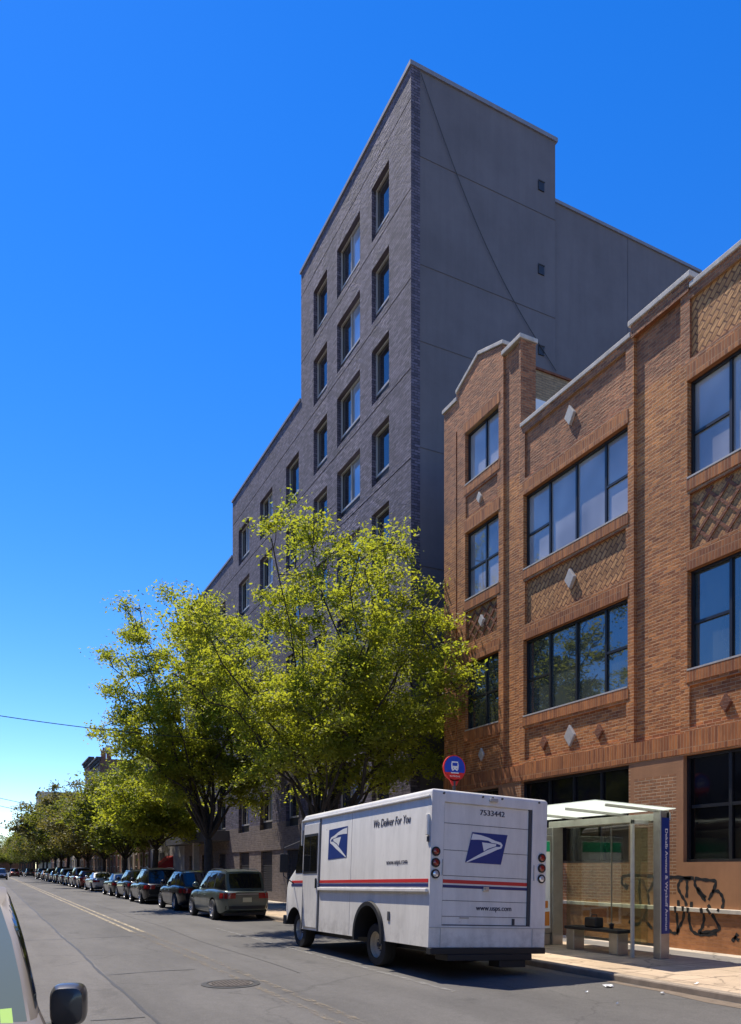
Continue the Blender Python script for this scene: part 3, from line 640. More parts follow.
# ------------------------------------------------------------ trees
def branchy(base, fork, crown_c, crown_r, seed, nlimb=8, nsub=9, ntwig=5, r0=.17, leaf='leaf_a', nleaf=46, lsize=.15, label='', group=None, clump=.38, name='honey_locust_tree'):
    rg_ = np.random.default_rng(seed); rv = lambda: rg_.normal(size=3)
    C = np.array(crown_c, float); CR = np.array(crown_r, float); m = MB(); clumps = []
    fk = np.array((rg_.normal()*.08, rg_.normal()*.08, fork))
    m.tube([(0,0,-.15), (0,0,.15), (fk[0]*.5, fk[1]*.5, fork*.5), tuple(fk)], [r0*1.5, r0*1.12, r0*.95, r0*.9], 9)
    def curve(a, b, lift, n=6, wob=.12):
        P = []; L = np.linalg.norm(b-a)
        for k in range(n+1):
            s = k/n; p = a+(b-a)*s; p = p+np.array((0,0,lift*math.sin(math.pi*s)))+(rv()*wob*L*.3*math.sin(math.pi*s))
            P.append(p)
        return P
    for i in range(nlimb):
        # limb end spread over the crown
        ph = 2*math.pi*(i*.618+rg_.uniform(-.06,.06)); zz = -0.38+1.33*((i+.5)/nlimb); zz = min(zz, .96)
        rad = math.sqrt(max(1-zz*zz*.9, .06))*rg_.uniform(.72, 1.0)*(1-.55*max(zz-.35, 0)/.6)
        e = C+CR*np.array((rad*math.cos(ph), rad*math.sin(ph), zz*rg_.uniform(.82, 1.0)))
        P = curve(fk, e, .10*np.linalg.norm(e-fk)*(1 if zz < .4 else -.2), 8)
        rl_ = r0*rg_.uniform(.28,.48); m.tube([tuple(p) for p in P], [max(rl_*(1-k/8.5), .018) for k in range(9)], 6)
        for j in range(nsub):
            s = .32+.68*(j+.6)/nsub; k = min(int(s*8), 7); p = P[k]+(P[k+1]-P[k])*(s*8-k)
            dv = rv(); dv[2] = dv[2]*.55+.1; dv /= np.linalg.norm(dv); ln = rg_.uniform(.16,.40)*CR[:2].mean()*(1.15-.35*s)
            q = p+dv*ln
            nq = (q-C)/CR; g = np.linalg.norm(nq)
            if g > 1.08: q = C+nq/g*1.06*CR
            S = curve(p, q, .05*ln, 4); m.tube([tuple(x) for x in S], [max(rl_*.33*(1-x/5), .010) for x in range(5)], 4, cap=False)
            for w in range(ntwig):
                ss = rg_.uniform(.3, 1.0); kk = min(int(ss*4), 3); a = S[kk]+(S[kk+1]-S[kk])*(ss*4-kk)
                d2 = rv(); d2[2] *= .5; d2 /= np.linalg.norm(d2); b = a+d2*rg_.uniform(.25,.75)
                m.tube([tuple(a), tuple((a+b)/2+rv()*.04), tuple(b)], [.010,.007,.004], 3, cap=False)
                clumps.append((a*.35+b*.65, d2, clump*rg_.uniform(.6, 1.25)))
    tr = empty(name, base, label=label, cat='tree', group=group)
    m.build('trunk', MT['bark'], tr, smooth=60)
    # leaves: small folded fronds round each twig
    n = len(clumps); cc = np.repeat(np.array([c[0] for c in clumps]), nleaf, 0); sz = np.repeat([c[2] for c in clumps], nleaf)[:, None]
    dd = np.repeat(np.array([c[1] for c in clumps]), nleaf, 0); N = len(cc)
    loc = cc+rg_.normal(size=(N,3))*sz*np.array((.46,.46,.26))+dd*rg_.uniform(-1.3,1.3,(N,1))*sz; loc[:,2] -= (rg_.uniform(0,1,N)**2)*sz[:,0]*.55
    t = rg_.normal(size=(N,3)); t[:,2] = t[:,2]*.5-.35; t /= np.linalg.norm(t, axis=1)[:,None]
    u = rg_.normal(size=(N,3)); u[:,2] *= .6; u -= t*(u*t).sum(1)[:,None]; u /= np.linalg.norm(u, axis=1)[:,None]
    nn = np.cross(t, u); L = lsize*rg_.uniform(.45,1.6,(N,1)); W = L*.26
    V = np.empty((N,5,3)); V[:,0] = loc-t*L*.5; V[:,1] = loc-u*W+nn*W*.25; V[:,2] = loc+t*L*.55-nn*L*.12; V[:,3] = loc+u*W+nn*W*.25; V[:,4] = loc
    me = bpy.data.meshes.new('leaves'); nf = N*2
    me.vertices.add(N*4); me.vertices.foreach_set('co', V[:,:4].astype(np.float32).ravel())
    me.loops.add(N*6); me.polygons.add(nf)
    b4 = (np.arange(N)*4)[:,None]; tri = np.concatenate([b4+np.array([0,1,2]), b4+np.array([0,2,3])], 1).ravel()
    me.loops.foreach_set('vertex_index', tri.astype(np.int32)); me.polygons.foreach_set('loop_start', (np.arange(nf)*3).astype(np.int32)); me.polygons.foreach_set('loop_total', np.full(nf, 3, np.int32))
    me.update(calc_edges=True)
    tone = np.repeat(rg_.beta(1.6, 1.9, n), nleaf)*.7+rg_.uniform(0,.4,N); tone = np.clip(tone, 0, 1)
    at = me.attributes.new('tone', 'FLOAT', 'POINT'); at.data.foreach_set('value', np.repeat(tone, 4).astype(np.float32))
    me.materials.append(MT[leaf]); me.validate(); link('crown', me, tr)
    return tr
branchy((9.5, 22.2, .10), 2.4, (.25, -.9, 7.7), (5.2, 4.3, 5.2), 8, nlimb=23, nsub=9, ntwig=6, nleaf=82, lsize=.098, clump=.34, r0=.17, label='large yellow-green honey locust on the pavement just behind the mail truck', group='street trees along the kerb')
branchy((9.4, 36.0, .10), 3.0, (-1.2, -1.0, 9.0), (4.7, 4.3, 7.0), 9, nlimb=21, nsub=10, ntwig=6, nleaf=80, r0=.22, lsize=.115, clump=.42, label='tall spreading honey locust whose trunk stands behind the green-grey estate car', group='street trees along the kerb')
branchy((9.4, 50.0, .10), 2.8, (-.1, -.8, 5.5), (3.9, 4.2, 3.7), 13, nlimb=15, nsub=9, ntwig=6, nleaf=36, r0=.2, lsize=.19, clump=.5, label='third honey locust, its trunk behind the dark car with bright red rear lamps', group='street trees along the kerb')
tv1 = branchy((9.4, 61.7, .10), 2.3, (-.3, 0, 5.6), (4.4, 5.6, 3.9), 17, nlimb=15, nsub=9, ntwig=6, nleaf=34, leaf='leaf_b', lsize=.22, clump=.6, label='dark green street tree behind the silver saloon', group='street trees along the kerb', name='street_tree')
tv2 = branchy((9.4, 73.0, .10), 2.3, (-.4, 0, 5.8), (4.5, 5.8, 4.2), 21, nlimb=15, nsub=9, ntwig=6, nleaf=34, leaf='leaf_c', lsize=.23, clump=.6, label='olive tree with brownish blossom in front of the brown row houses', group='street trees along the kerb', name='street_tree')
def copy_tree(src, loc, rz, sc, label, group):
    r_ = src.copy(); col.objects.link(r_); r_.location = loc; r_.rotation_euler = (0,0,rz); r_.scale = (sc,)*3; r_['label'] = label; r_['group'] = group
    for ch in list(src.children):
        c_ = ch.copy(); col.objects.link(c_); c_.parent = r_
    return r_
ra = random.Random(3)
ord_ = ['sixth','seventh','eighth','ninth','tenth','eleventh','twelfth','thirteenth','fourteenth','fifteenth','sixteenth','seventeenth','eighteenth','nineteenth']
y = 84.0
for i in range(14):
    copy_tree((tv1, tv2)[(i+1) % 2], (9.4+ra.uniform(-.3,.2), y, .10), ra.uniform(0,6.28), (.95,1.12,1.28,1.18,1.2,1.1,1.15,1.2,1.15,1.2,1.2,1.2,1.2,1.2)[i], ord_[i]+' street tree along the right kerb counting from the mail truck', 'street trees along the kerb'); y += 11.5+ra.uniform(-1.5,1.5)+i*.5
for i in range(8):
    copy_tree((tv1, tv2)[i % 2], (-4.9, 8+i*11, .10), ra.uniform(0,6.28), .68, 'green tree across the street, number '+('one','two','three','four','five','six','seven','eight')[i]+' from the near end', 'street trees across the street')
y = 90
for i in range(7):
    copy_tree((tv2, tv1)[i % 2], (-5.2, 105+i*12, .10), ra.uniform(0,6.28), .72, 'leafy tree on the far pavement, number '+('one','two','three','four','five','six','seven')[i]+' beyond the lower cable pole', 'street trees across the street')
for i, (x_, y_) in enumerate(((-2, 330), (3, 336), (8, 332), (12.5, 325), (17, 320))):
    copy_tree((tv1, tv2)[i % 2], (x_, y_, 0), i*1.3, 1.25, ('first','second','third','fourth','fifth')[i]+' tree from the left closing the far end of the street', 'trees closing the end of the street')

# ------------------------------------------------------------ cars
def interp(x, tab):
    if x <= tab[0][0]: return tab[0][1]
    for (a, va), (b, vb) in zip(tab[:-1], tab[1:]):
        if x <= b:
            s = (x-a)/(b-a); s = s*s*(3-2*s)*.35+s*.65; return va+(vb-va)*s
    return tab[-1][1]
KINDS = {
 'suv': dict(L=4.62, W=1.82, zs=[(-1,.93),(-.95,1.00),(-.5,1.05),(.15,1.0),(.42,.99),(.8,.90),(.94,.80),(1,.62)], pw=[(-1,.74),(-.95,.86),(-.8,.96),(-.3,1),(.6,.99),(.85,.9),(.95,.76),(1,.6)],
     gb=(-.955,.45), gt=(-.84,.12), zr=1.66, wt=.70, ax=(-.56,.60), wr=.345, win=[(.03,.30),(.335,.60),(.635,.93)], crown=.05),
 'sedan': dict(L=4.75, W=1.80, zs=[(-1,.80),(-.96,.93),(-.85,.985),(-.5,.99),(.1,.95),(.42,.93),(.8,.83),(.94,.74),(1,.55)], pw=[(-1,.70),(-.95,.84),(-.8,.94),(-.3,1),(.6,.99),(.85,.9),(.95,.74),(1,.55)],
     gb=(-.70,.42), gt=(-.36,.10), zr=1.40, wt=.64, ax=(-.58,.60), wr=.325, win=[(.14,.47),(.50,.92)], crown=.05)}
def make_car(name, label, kind, c, loc, rz=0, cat='car', group=None, metal=.5, k_over={}, small=False, roof_rails=False, rear_lamp=None):
    K = dict(KINDS[kind]); K.update(k_over); hl = K['L']/2; hw = K['W']/2
    t = empty(name, loc, rz, label, cat, group)
    mp_ = MT[K['pm']] if 'pm' in K else paint('paint '+name, c, metal); dark = MT['black_plastic']
    zs = lambda y: interp(y/hl, K['zs']); pw = lambda y: hw*interp(y/hl, K['pw'])
    ys = sorted({*np.linspace(-hl, hl, 34).round(4).tolist(), -hl+.03, hl-.03, -hl+.07, hl-.07}); NS = len(ys); secs = []
    for y in ys:
        e = max(0, (abs(y)/hl-.86)/.14); zb = .22+.14*e; w = pw(y); z1 = zs(y); hgt = z1-zb
        half = [(0,zb),(w*.80,zb),(w*.93,zb+.03),(w*.975,zb+.12),(w*.985,zb+hgt*.30),(w*1.0,zb+hgt*.55),(w*.992,zb+hgt*.74),(w*.965,zb+hgt*.90),(w*.925,zb+hgt*.975),(w*.86,z1),(w*.45,z1+.02),(0,z1+.025)]
        secs.append([(-x, y, z) for x, z in half[::-1]]+[(x, y, z) for x, z in half[1:-1]])
    m = MB(); n = len(secs[0]); m.v = [p for s_ in secs for p in s_]
    m.f = [(i*n+k, i*n+(k+1) % n, (i+1)*n+(k+1) % n, (i+1)*n+k) for i in range(NS-1) for k in range(n)]+[tuple(range(n))[::-1], tuple(range((NS-1)*n, NS*n))]; m.m = [0]*len(m.f)
    me = m.mesh([mp_, dark]); tmp = link('tmp', me)
    cut = MB()
    for s_ in (-1, 1):
        for a in K['ax']: cut.lathe([(K['wr']+.065, 0), (K['wr']+.065, .34)], (s_*(hw+.05), a*hl, K['wr']+.01), (-s_, 0, 0), 28, 1)
    cm = cut.mesh([mp_, dark]); ct = link('cut', cm)
    bo = tmp.modifiers.new('b', 'BOOLEAN'); bo.operation = 'DIFFERENCE'; bo.object = ct; bo.solver = 'EXACT'; bo.use_self = False
    dg = bpy.context.evaluated_depsgraph_get(); ev = bpy.data.meshes.new_from_object(tmp.evaluated_get(dg))
    bpy.data.objects.remove(tmp); bpy.data.objects.remove(ct)
    ev.shade_smooth(); ev.set_sharp_from_angle(angle=R(35)); body = link('body', ev, t)
    bm = bmesh.new(); bm.from_mesh(ev); tree = BVHTree.FromBMesh(bm); bm.free()
    # greenhouse
    yb0, yb1 = K['gb'][0]*hl, K['gb'][1]*hl; yt0, yt1 = K['gt'][0]*hl, K['gt'][1]*hl; zr = K['zr']; wt = K['wt']*hw
    def S(s, q, out=0, sd=1):
        yb = yb0+(yb1-yb0)*s; yt = yt0+(yt1-yt0)*s; y = yb+(yt-yb)*q
        zb = zs(min(max(yb, -hl), hl))-.02; e = abs(2*s-1); zt = zr-.05*e**2.5+K.get('rise',0)*(1-s)
        x = (pw(yb)*K.get('gw',.90)*(1-.10*e**4))*(1-q)+wt*(1-.06*e**3)*q+.025*math.sin(math.pi*q)+out
        return (sd*x, y, zb+(zt-zb)*q)
    def E(a, q, front, out=0):
        s = 1.0 if front else 0.0; p = S(s, q); bul = (.10 if front else .07)*(1-a*a)*(1-.4*q)
        return (a*p[0], p[1]+(bul+out)*(1 if front else -1), p[2]+(.03*(1-a*a))*q+out*.3)
    g = MB(); qs = [0,.2,.4,.6,.8,.93,1]
    for sd in (-1, 1): g.grid([[S(s, q, 0, sd) for s in np.linspace(0,1,15)] for q in qs])
    for fr in (0, 1): g.grid([[E(a, q, fr) for a in np.linspace(-1,1,13)] for q in qs])
    top = []
    for s in np.linspace(0,1,13):
        p = S(s, 1); row = []
        for a in np.linspace(-1,1,13):
            f0 = E(a, 1, 0)[1]-S(0,1)[1]; f1 = E(a, 1, 1)[1]-S(1,1)[1]
            row.append((a*p[0], p[1]+f0*(1-s)**3+f1*s**3, p[2]+(.03+K['crown']*math.sin(math.pi*s)*.6)*(1-a*a)))
        top.append(row)
    g.grid(top); me2 = g.mesh([mp_]); b2 = bmesh.new(); b2.from_mesh(me2); bmesh.ops.remove_doubles(b2, verts=b2.verts, dist=.002); bmesh.ops.recalc_face_normals(b2, faces=b2.faces); b2.to_mesh(me2); b2.free()
    me2.shade_smooth(); me2.set_sharp_from_angle(angle=R(32)); link('roof', me2, t)
    def patch(nm, P, mat, par=t, th=0): 
        mm_ = MB().grid(P); o_ = mm_.build(nm, mat, par, smooth=40); return o_
    for sd in (-1, 1):
        for (s0, s1) in K['win']:
            P = [[S(s0+(s1-s0)*a, q, .007, sd) for a in np.linspace(0,1,6)] for q in (.10,.3,.5,.7,.88)]
            patch('side_window', P, MT['car_glass'])
        P = [[S(s, q, .004, sd) for s in np.linspace(K['win'][0][0]-.012, K['win'][-1][1]+.012, 16)] for q in (.075,.3,.6,.905)]
        patch('window_trim', P, dark)
    patch('windshield', [[E(a, q, 1, .007) for a in np.linspace(-K.get('ws',.90),K.get('ws',.90),13)] for q in (.06,.3,.6,K.get('wq',.93))], MT[K.get('wg','car_glass')])
    q0 = .10 if kind == 'sedan' else .16
    patch('rear_window', [[E(a, q, 0, .007) for a in np.linspace(-.86,.86,13)] for q in (q0,.3,.6,.90)], MT['car_glass'])
    # conformed pieces
    def cast(o_, d_): 
        h_ = tree.ray_cast(Vector(o_), Vector(d_)); return h_[0], h_[1]
    def conf_y(nm, x0_, x1_, z0_, z1_, front, mat, off=.012, nx_=6, nz_=4):
        d_ = (0,-1,0) if front else (0,1,0); P = []
        for z_ in np.linspace(z0_, z1_, nz_):
            row = []
            for x_ in np.linspace(x0_, x1_, nx_):
                h_, nr = cast((x_, (hl+1)*(1 if front else -1), z_), d_)
                if h_ is None: return
                row.append(h_-Vector(d_)*off)
            P.append(row)
        return patch(nm, P, mat)
    def conf_x(nm, y0_, y1_, z0_, z1_, sd, mat, off=.006, ny_=4, nz_=6):
        P = []
        for z_ in np.linspace(z0_, z1_, nz_):
            row = []
            for y_ in np.linspace(y0_, y1_, ny_):
                h_, nr = cast((sd*(hw+1), y_, z_), (-sd,0,0))
                if h_ is None: return
                row.append(h_+Vector((sd*off,0,0)))
            P.append(row)
        return patch(nm, P, mat)
    suv = kind == 'suv'
    for sd in (-1, 1):
        a_, b_ = sorted((sd*hw*.44, sd*hw*.83))
        conf_y('tail_light', a_, b_, .74 if suv else .68, .93 if suv else .84, 0, MT['tail_red'])
        conf_x('tail_light', -hl+.05, -hl+.36, .74 if suv else .68, .92 if suv else .84, sd, MT['tail_red'])
        a_, b_ = sorted((sd*hw*.42, sd*hw*.84)); conf_y('headlight', a_, b_, .60, .73, 1, MT['lens_clear'])
        for yy in ((-.30, .08, .42) if suv else (-.36, .06, .42)): conf_x('door_seam', yy*hl, yy*hl+.012, .36, .9, sd, dark, .002, 2, 6)
        conf_x('sill_trim', -.36*hl, .40*hl, .24, .31, sd, dark, .004, 8, 2)
        for yy in (-.18, .18):
            hh, _ = cast((sd*(hw+1), yy*hl, .82), (-sd,0,0))
            if hh: MB().box(hh.x-.02, hh.x+.02, yy*hl-.09, yy*hl+.09, .805, .835).build('door_handle', mp_, t, bevel=.008)
        # mirror
        p = S(.93, .12, 0, sd); mm_ = MB().lathe([(.0,0),(.075,.012),(.10,.05),(.095,.10),(.05,.14),(0,.15)], (p[0]+sd*.15, p[1]-.03, p[2]+.10), (0,1,.05), 14)
        mm_.v = [((v[0]-(p[0]+sd*.15))*1.15+(p[0]+sd*.15), v[1], v[2]) for v in mm_.v]
        mi_ = mm_.build('mirror', mp_, t, smooth=50); MB().tube([(p[0]-.01*sd, p[1], p[2]+.04), (p[0]+sd*.10, p[1], p[2]+.06)], .022, 6).build('stalk', dark, mi_)
    conf_y('rear_bumper', -hw*.80, hw*.80, .30, .50, 0, dark if suv else mp_, .018, 12, 3)
    conf_y('front_grille', -hw*.42, hw*.42, .45, .70, 1, dark, .01, 8, 3)
    conf_y('number_plate', -.155, .155, .62 if suv else .60, .77 if suv else .74, 0, MT['plate'], .016, 3, 3)
    conf_y('rear_trim', -hw*.42, hw*.42, .875 if suv else .80, .895 if suv else .815, 0, MT['rim'], .016, 8, 2)
    MB().box(-hw*.78, hw*.78, -hl*.9, hl*.9, .17, .30).build('underbody', dark, t)
    if roof_rails:
        for sd in (-1, 1): 
            P = [tuple(np.array(S(s, 1, -.06, sd))+np.array((0,0,.055 if .06 < s < .9 else .02))) for s in np.linspace(.05,.92,9)]; MB().tube(P, .016, 6).build('roof_rail', dark, t)
    for sd in (-1, 1):
        for a in K['ax']:
            r_ = K['wr']; o_ = (sd*(hw-.20), a*hl, r_)
            w = MB().lathe([(r_*.62,0),(r_*.93,0),(r_,.03),(r_,.17),(r_*.95,.205),(r_*.68,.21),(r_*.66,.17),(r_*.66,.02)], o_, (sd,0,0), 28).build('wheel', MT['tyre'], t, smooth=40)
            m_ = MB().lathe([(.0,.12),(r_*.16,.19),(r_*.2,.17),(r_*.2,.11),(r_*.62,.10),(r_*.66,.205),(r_*.70,.20),(r_*.68,.02)], o_, (sd,0,0), 28)
            for k in range(10 if suv else 8):
                an = 2*math.pi*k/(10 if suv else 8); u_ = Vector((0, math.cos(an), math.sin(an))); v_ = Vector((0, -math.sin(an), math.cos(an)))
                m_.prism([(r_*.15,-.022),(r_*.66,-.015),(r_*.66,.015),(r_*.15,.022)], o_, u_, v_, (sd,0,0), .125, .185)
            m_.build('rim', MT['rim'] if not K.get('darkrim') else MT['seam'], w, smooth=35)
    global LAST; LAST = (S, E)
    return t
G = 'cars parked along the right kerb'
make_car('parked_car', 'green-grey estate car with roof rails parked nearest the mail truck', 'suv', (.11,.135,.115), (7.65, 27.0, 0), R(1.2), group=G, roof_rails=True, metal=.55)
make_car('parked_car', 'low black car parked directly ahead of the green-grey estate car', 'suv', (.012,.012,.014), (7.7, 33.1, 0), R(1), group=G, k_over=dict(L=4.45, zr=1.60, gt=(-.72,.10)))
make_car('parked_car', 'large black sport utility with glowing red rear lamps, third car from the mail truck', 'suv', (.01,.011,.014), (7.6, 40.1, 0), 0, group=G, k_over=dict(L=4.8, W=1.92, zr=1.70), roof_rails=True)
make_car('parked_car', 'dark blue-black crossover with a pale roof edge, fourth from the mail truck', 'suv', (.03,.035,.045), (7.7, 45.9, 0), R(1.5), group=G, k_over=dict(zr=1.62, L=4.4))
make_car('parked_car', 'dark green saloon parked between the crossover and the silver saloon', 'sedan', (.03,.045,.04), (7.7, 51.8, 0), 0, group=G)
make_car('parked_car', 'silver saloon standing out pale in the row of dark cars', 'sedan', (.52,.53,.54), (7.8, 63.0, 0), R(2), group=G, metal=.6)
far = [('small deep red hatchback just beyond the silver saloon','suv',(.16,.015,.015),70.3,dict(L=4.0,zr=1.5)), ('silver-grey van-like car beyond the red hatchback','suv',(.25,.25,.26),76.3,dict(L=4.7,zr=1.78)),
 ('black car in front of the silver-grey van-like car','sedan',(.015,.015,.017),82.4,{}), ('slate blue car parked in tree shade','suv',(.06,.08,.12),89.5,dict(zr=1.66)), ('tall black sport utility parked in deep tree shade','suv',(.01,.01,.012),97,dict(L=4.9,zr=1.82)),
 ('dark maroon saloon parked far down the street','sedan',(.07,.01,.012),104,{}), ('dark grey car, third from the far end of the parked row','suv',(.04,.04,.045),112,{}), ('small brown car, second from the far end of the parked row','sedan',(.08,.05,.035),122,{}), ('dark car at the far end of the parked row','suv',(.02,.02,.022),133,{})]
for (l_, k_, c_, y_, o_) in far: make_car('parked_car', l_, k_, c_, (7.75, y_, 0), 0, group=G, k_over=o_)
make_car('moving_car', 'dark car driving towards the camera at the far left end of the road', 'suv', (.03,.03,.035), (1.7, 128, 0), R(180), group='cars driving far down the street')
for i, (x_, y_, c_) in enumerate(((4.6, 165, (.1,.01,.01)), (5.8, 182, (.02,.02,.02)), (2.6, 178, (.05,.05,.06)), (7.6, 171, (.03,.03,.03)))):
    make_car('moving_car', ['dark red car driving away far down the street','black car driving away beyond the dark red one','grey car far off in the oncoming lane','dark car parked far off beyond the end of the row'][i], ('suv','sedan','suv','suv')[i], c_, (x_, y_, 0), 0 if i != 2 else R(180), group='cars driving far down the street')
# near car at the left edge of the frame, facing the camera
nc = make_car('parked_car', 'beige-grey car at the left edge, only its windscreen edge and door mirror in view', 'suv', (.10,.086,.068), (-.63, 5.2, 0), R(180+1.3), group=None, metal=.35, k_over=dict(L=5.2, W=1.86, gb=(-.955,.47), gt=(-.96,-.74), zr=1.50, wt=.886, gw=.955, crown=.02, rise=.12, ws=.98, wq=.985, wg='windscreen', pm='dull_paint'))
SN, EN = LAST
for ch in list(nc.children):
    if ch.name.startswith('mirror'):
        for g_ in list(ch.children): bpy.data.objects.remove(g_)
        bpy.data.objects.remove(ch)

# ------------------------------------------------------------ text helper
def text_mesh(s, shear=0):
    cu = bpy.data.curves.new('t', 'FONT'); cu.body = s; cu.resolution_u = 3; cu.shear = shear; ob = bpy.data.objects.new('t', cu); col.objects.link(ob)
    dg = bpy.context.evaluated_depsgraph_get(); me = bpy.data.meshes.new_from_object(ob.evaluated_get(dg)); bpy.data.objects.remove(ob); bpy.data.curves.remove(cu)
    v = np.array([x.co[:2] for x in me.vertices]); f = [tuple(p.vertices) for p in me.polygons]; v -= v.min(0); return v, f, v.max(0)
def put_text(m, s, o, u, v, w, h=None, mi=0, shear=0, bold=0):
    tv, tf, mx = text_mesh(s, shear); sx = w/mx[0]; sy = (h/mx[1]) if h else sx; o, u, v = map(Vector, (o, u, v))
    for dx in ([0, bold] if bold else [0]): m.add([o+u*(p[0]*sx+dx)+v*p[1]*sy+u.cross(v)*(.0003 if dx else 0) for p in tv], tf, mi)
# ------------------------------------------------------------ mail truck
mt = empty('mail_truck', (6.15, 10.19, 0), label='white step van mail truck with red and blue stripes and an eagle emblem', cat='truck', group=None)
ROLL, PITCH = math.atan(-.052), math.atan(-.02)
XF = Matrix.Shear('XY', 4, (0, 0)) if False else Matrix.Identity(4)
XF = Matrix.Translation((-.12,0,.0)) @ Matrix.Rotation(math.atan(.045), 4, 'Y') @ Matrix.Rotation(math.atan(-.02), 4, 'X') @ Matrix.Translation((0,0,.53)) @ Matrix.Diagonal((1.045,1,1.028,1)) @ Matrix.Translation((0,0,-.53))
def tb(m, name, mats, par=None, **k):
    return m.xf(XF).build(name, mats, par or mt, **k)
TW = 2.15; TY = 6.36  # width and length
prof = [(0.0,.53),(0.0,2.93),(5.35,2.93),(5.46,2.88),(5.83,1.83),(6.2,1.62),(6.33,1.45),(6.37,.95),(6.28,.66),(6.1,.55)]
bm = bmesh.new(); A_ = [bm.verts.new((0, y, z)) for y, z in prof]; B_ = [bm.verts.new((TW, y, z)) for y, z in prof]; n = len(prof)
bm.faces.new(A_); bm.faces.new(B_[::-1])
for i in range(n): bm.faces.new((A_[i], B_[i], B_[(i+1) % n], A_[(i+1) % n]))
bmesh.ops.recalc_face_normals(bm, faces=bm.faces)
ed = [e for e in bm.edges if e.calc_face_angle(0) > R(25) and min(v.co.z for v in e.verts) > .6]
bmesh.ops.bevel(bm, geom=ed, offset=.065, segments=4, affect='EDGES', profile=.5)
me = bpy.data.meshes.new('body'); bm.to_mesh(me); bm.free(); me.materials.append(MT['truck_white']); me.materials.append(MT['black_plastic']); me.materials.append(MT['truck_white'])
tmp = link('tmp', me)
cut = MB()
for a, r_, zc in ((2.06, .53, .60), (5.80, .47, .52)):
    for s_, x_ in ((1, -.1), (-1, TW+.1)): cut.lathe([(r_, 0), (r_, .62)], (x_, a, zc), (s_, 0, 0), 36, 1)
cut.box(.22, 1.86, -.1, .045, .86, 2.74, 2)                      # rear door recess
cut.box(.35, 1.8, .6, 5.2, .3, .9, 1)
cm = cut.mesh([MT['truck_white'], MT['black_plastic'], MT['truck_white']]); ct = link('cut', cm)
bo = tmp.modifiers.new('b', 'BOOLEAN'); bo.operation = 'DIFFERENCE'; bo.object = ct; bo.solver = 'EXACT'; bo.use_self = True
dg = bpy.context.evaluated_depsgraph_get(); ev = bpy.data.meshes.new_from_object(tmp.evaluated_get(dg)); bpy.data.objects.remove(tmp); bpy.data.objects.remove(ct)
ev.transform(XF); ev.shade_smooth(); ev.set_sharp_from_angle(angle=R(30)); link('body', ev, mt)
# side skin details: left side x=0
def yz(m, y0, y1, z0, z1, d=.004, mi=0, x=0.0): return m.box(x-d, x+.002, y0, y1, z0, z1, mi)
tb(yz(MB(), .05, 4.42, 1.505, 1.56).box(-.004,.002,4.47,6.0,1.51,1.56), 'red_stripe', MT['red_vinyl'])
tb(yz(MB(), .05, 4.42, 1.435, 1.485).box(-.004,.002,4.47,6.02,1.44,1.49), 'blue_stripe', MT['navy_vinyl'])
tb(MB().box(-.045,.0,.04,4.42,1.355,1.415).box(TW,TW+.045,.04,4.42,1.355,1.415), 'rub_rail', MT['truck_white'], bevel=.012)
tb(MB().box(-.03,.0,.05,5.42,2.80,2.835).box(TW,TW+.03,.05,5.42,2.80,2.835), 'rain_gutter', MT['truck_white'], bevel=.01)
tb(MB().box(-.028,.02,5.42,5.44,2.3,2.82), 'rain_gutter', MT['truck_white'])
# rivets and panel seams
m = MB()
for k in range(30): m.lathe([(.009,0),(.006,.005)], (-.001, .12+k*.148, 2.74), (-1,0,0), 6)
for k in range(28): m.lathe([(.009,0),(.006,.005)], (-.001, .12+k*.148, 1.30), (-1,0,0), 6)
tb(m, 'rivets', MT['truck_white'])
tb(MB().box(-.003,.001,2.9,2.906,.56,2.78), 'panel_seam', MT['light_frame'])
# cab door
dz = MB(); ring = [(4.46,.60),(4.46,2.72),(5.28,2.72),(5.30,1.55),(5.22,.60)]
d = tb(MB().prism(ring, (0,0,0), (0,1,0), (0,0,1), (1,0,0), -.022, .01), 'door', MT['truck_white'], bevel=.01)
m = MB().box(-.012,.002,4.40,4.455,.55,2.80).box(-.010,.001,5.30,5.325,.56,2.75); tb(m, 'door_gap', MT['seam'], d)
tb(MB().prism([(4.50,1.70),(4.50,2.51),(5.25,2.51),(5.27,1.70)], (0,0,0), (0,1,0), (0,0,1), (1,0,0), -.030, -.018), 'window_seal', MT['black_plastic'], d)
tb(MB().box(-.035,-.02,4.54,4.86,1.75,2.46).box(-.035,-.02,4.90,5.22,1.75,2.46), 'window', MT['car_glass'], d)
tb(MB().box(-.05,-.02,4.50,4.55,1.40,1.60), 'handle', MT['black_plastic'], d, bevel=.01)
tb(MB().prism([(5.38,1.72),(5.38,2.62),(5.49,2.60),(5.78,1.80),(5.78,1.72)], (0,0,0), (0,1,0), (0,0,1), (1,0,0), -.006, .01), 'quarter_window', MT['car_glass'])
# windscreen on the slope between (5.47,2.84) and (5.82,1.86)
o = Vector((0,5.47,2.84)); dn = Vector((0,.35,-.98)).normalized(); nr_ = Vector((0,.98,.35)).normalized()
tb(MB().prism([(.12,.05),(TW-.12,.05),(TW-.12,.98),(.12,.98)], o, (1,0,0), dn, nr_, -.005, .012), 'windscreen', MT['car_glass'])
for x_ in (.7, 1.45): tb(MB().tube([o+dn*1.0+Vector((x_,.03,0)), o+dn*.45+Vector((x_+.25,.035,0))], .012, 5), 'wiper', MT['black_plastic'])
for x_ in (.25, 1.9): tb(MB().lathe([(.09,0),(.085,.02),(0,.03)], (x_, 6.36, 1.22), (0,1,0), 18), 'headlight', MT['lens_clear'], smooth=30)
tb(MB().box(-.01, TW+.01, 6.28, 6.48, .60, .80), 'front_bumper', MT['black_plastic'], bevel=.02)
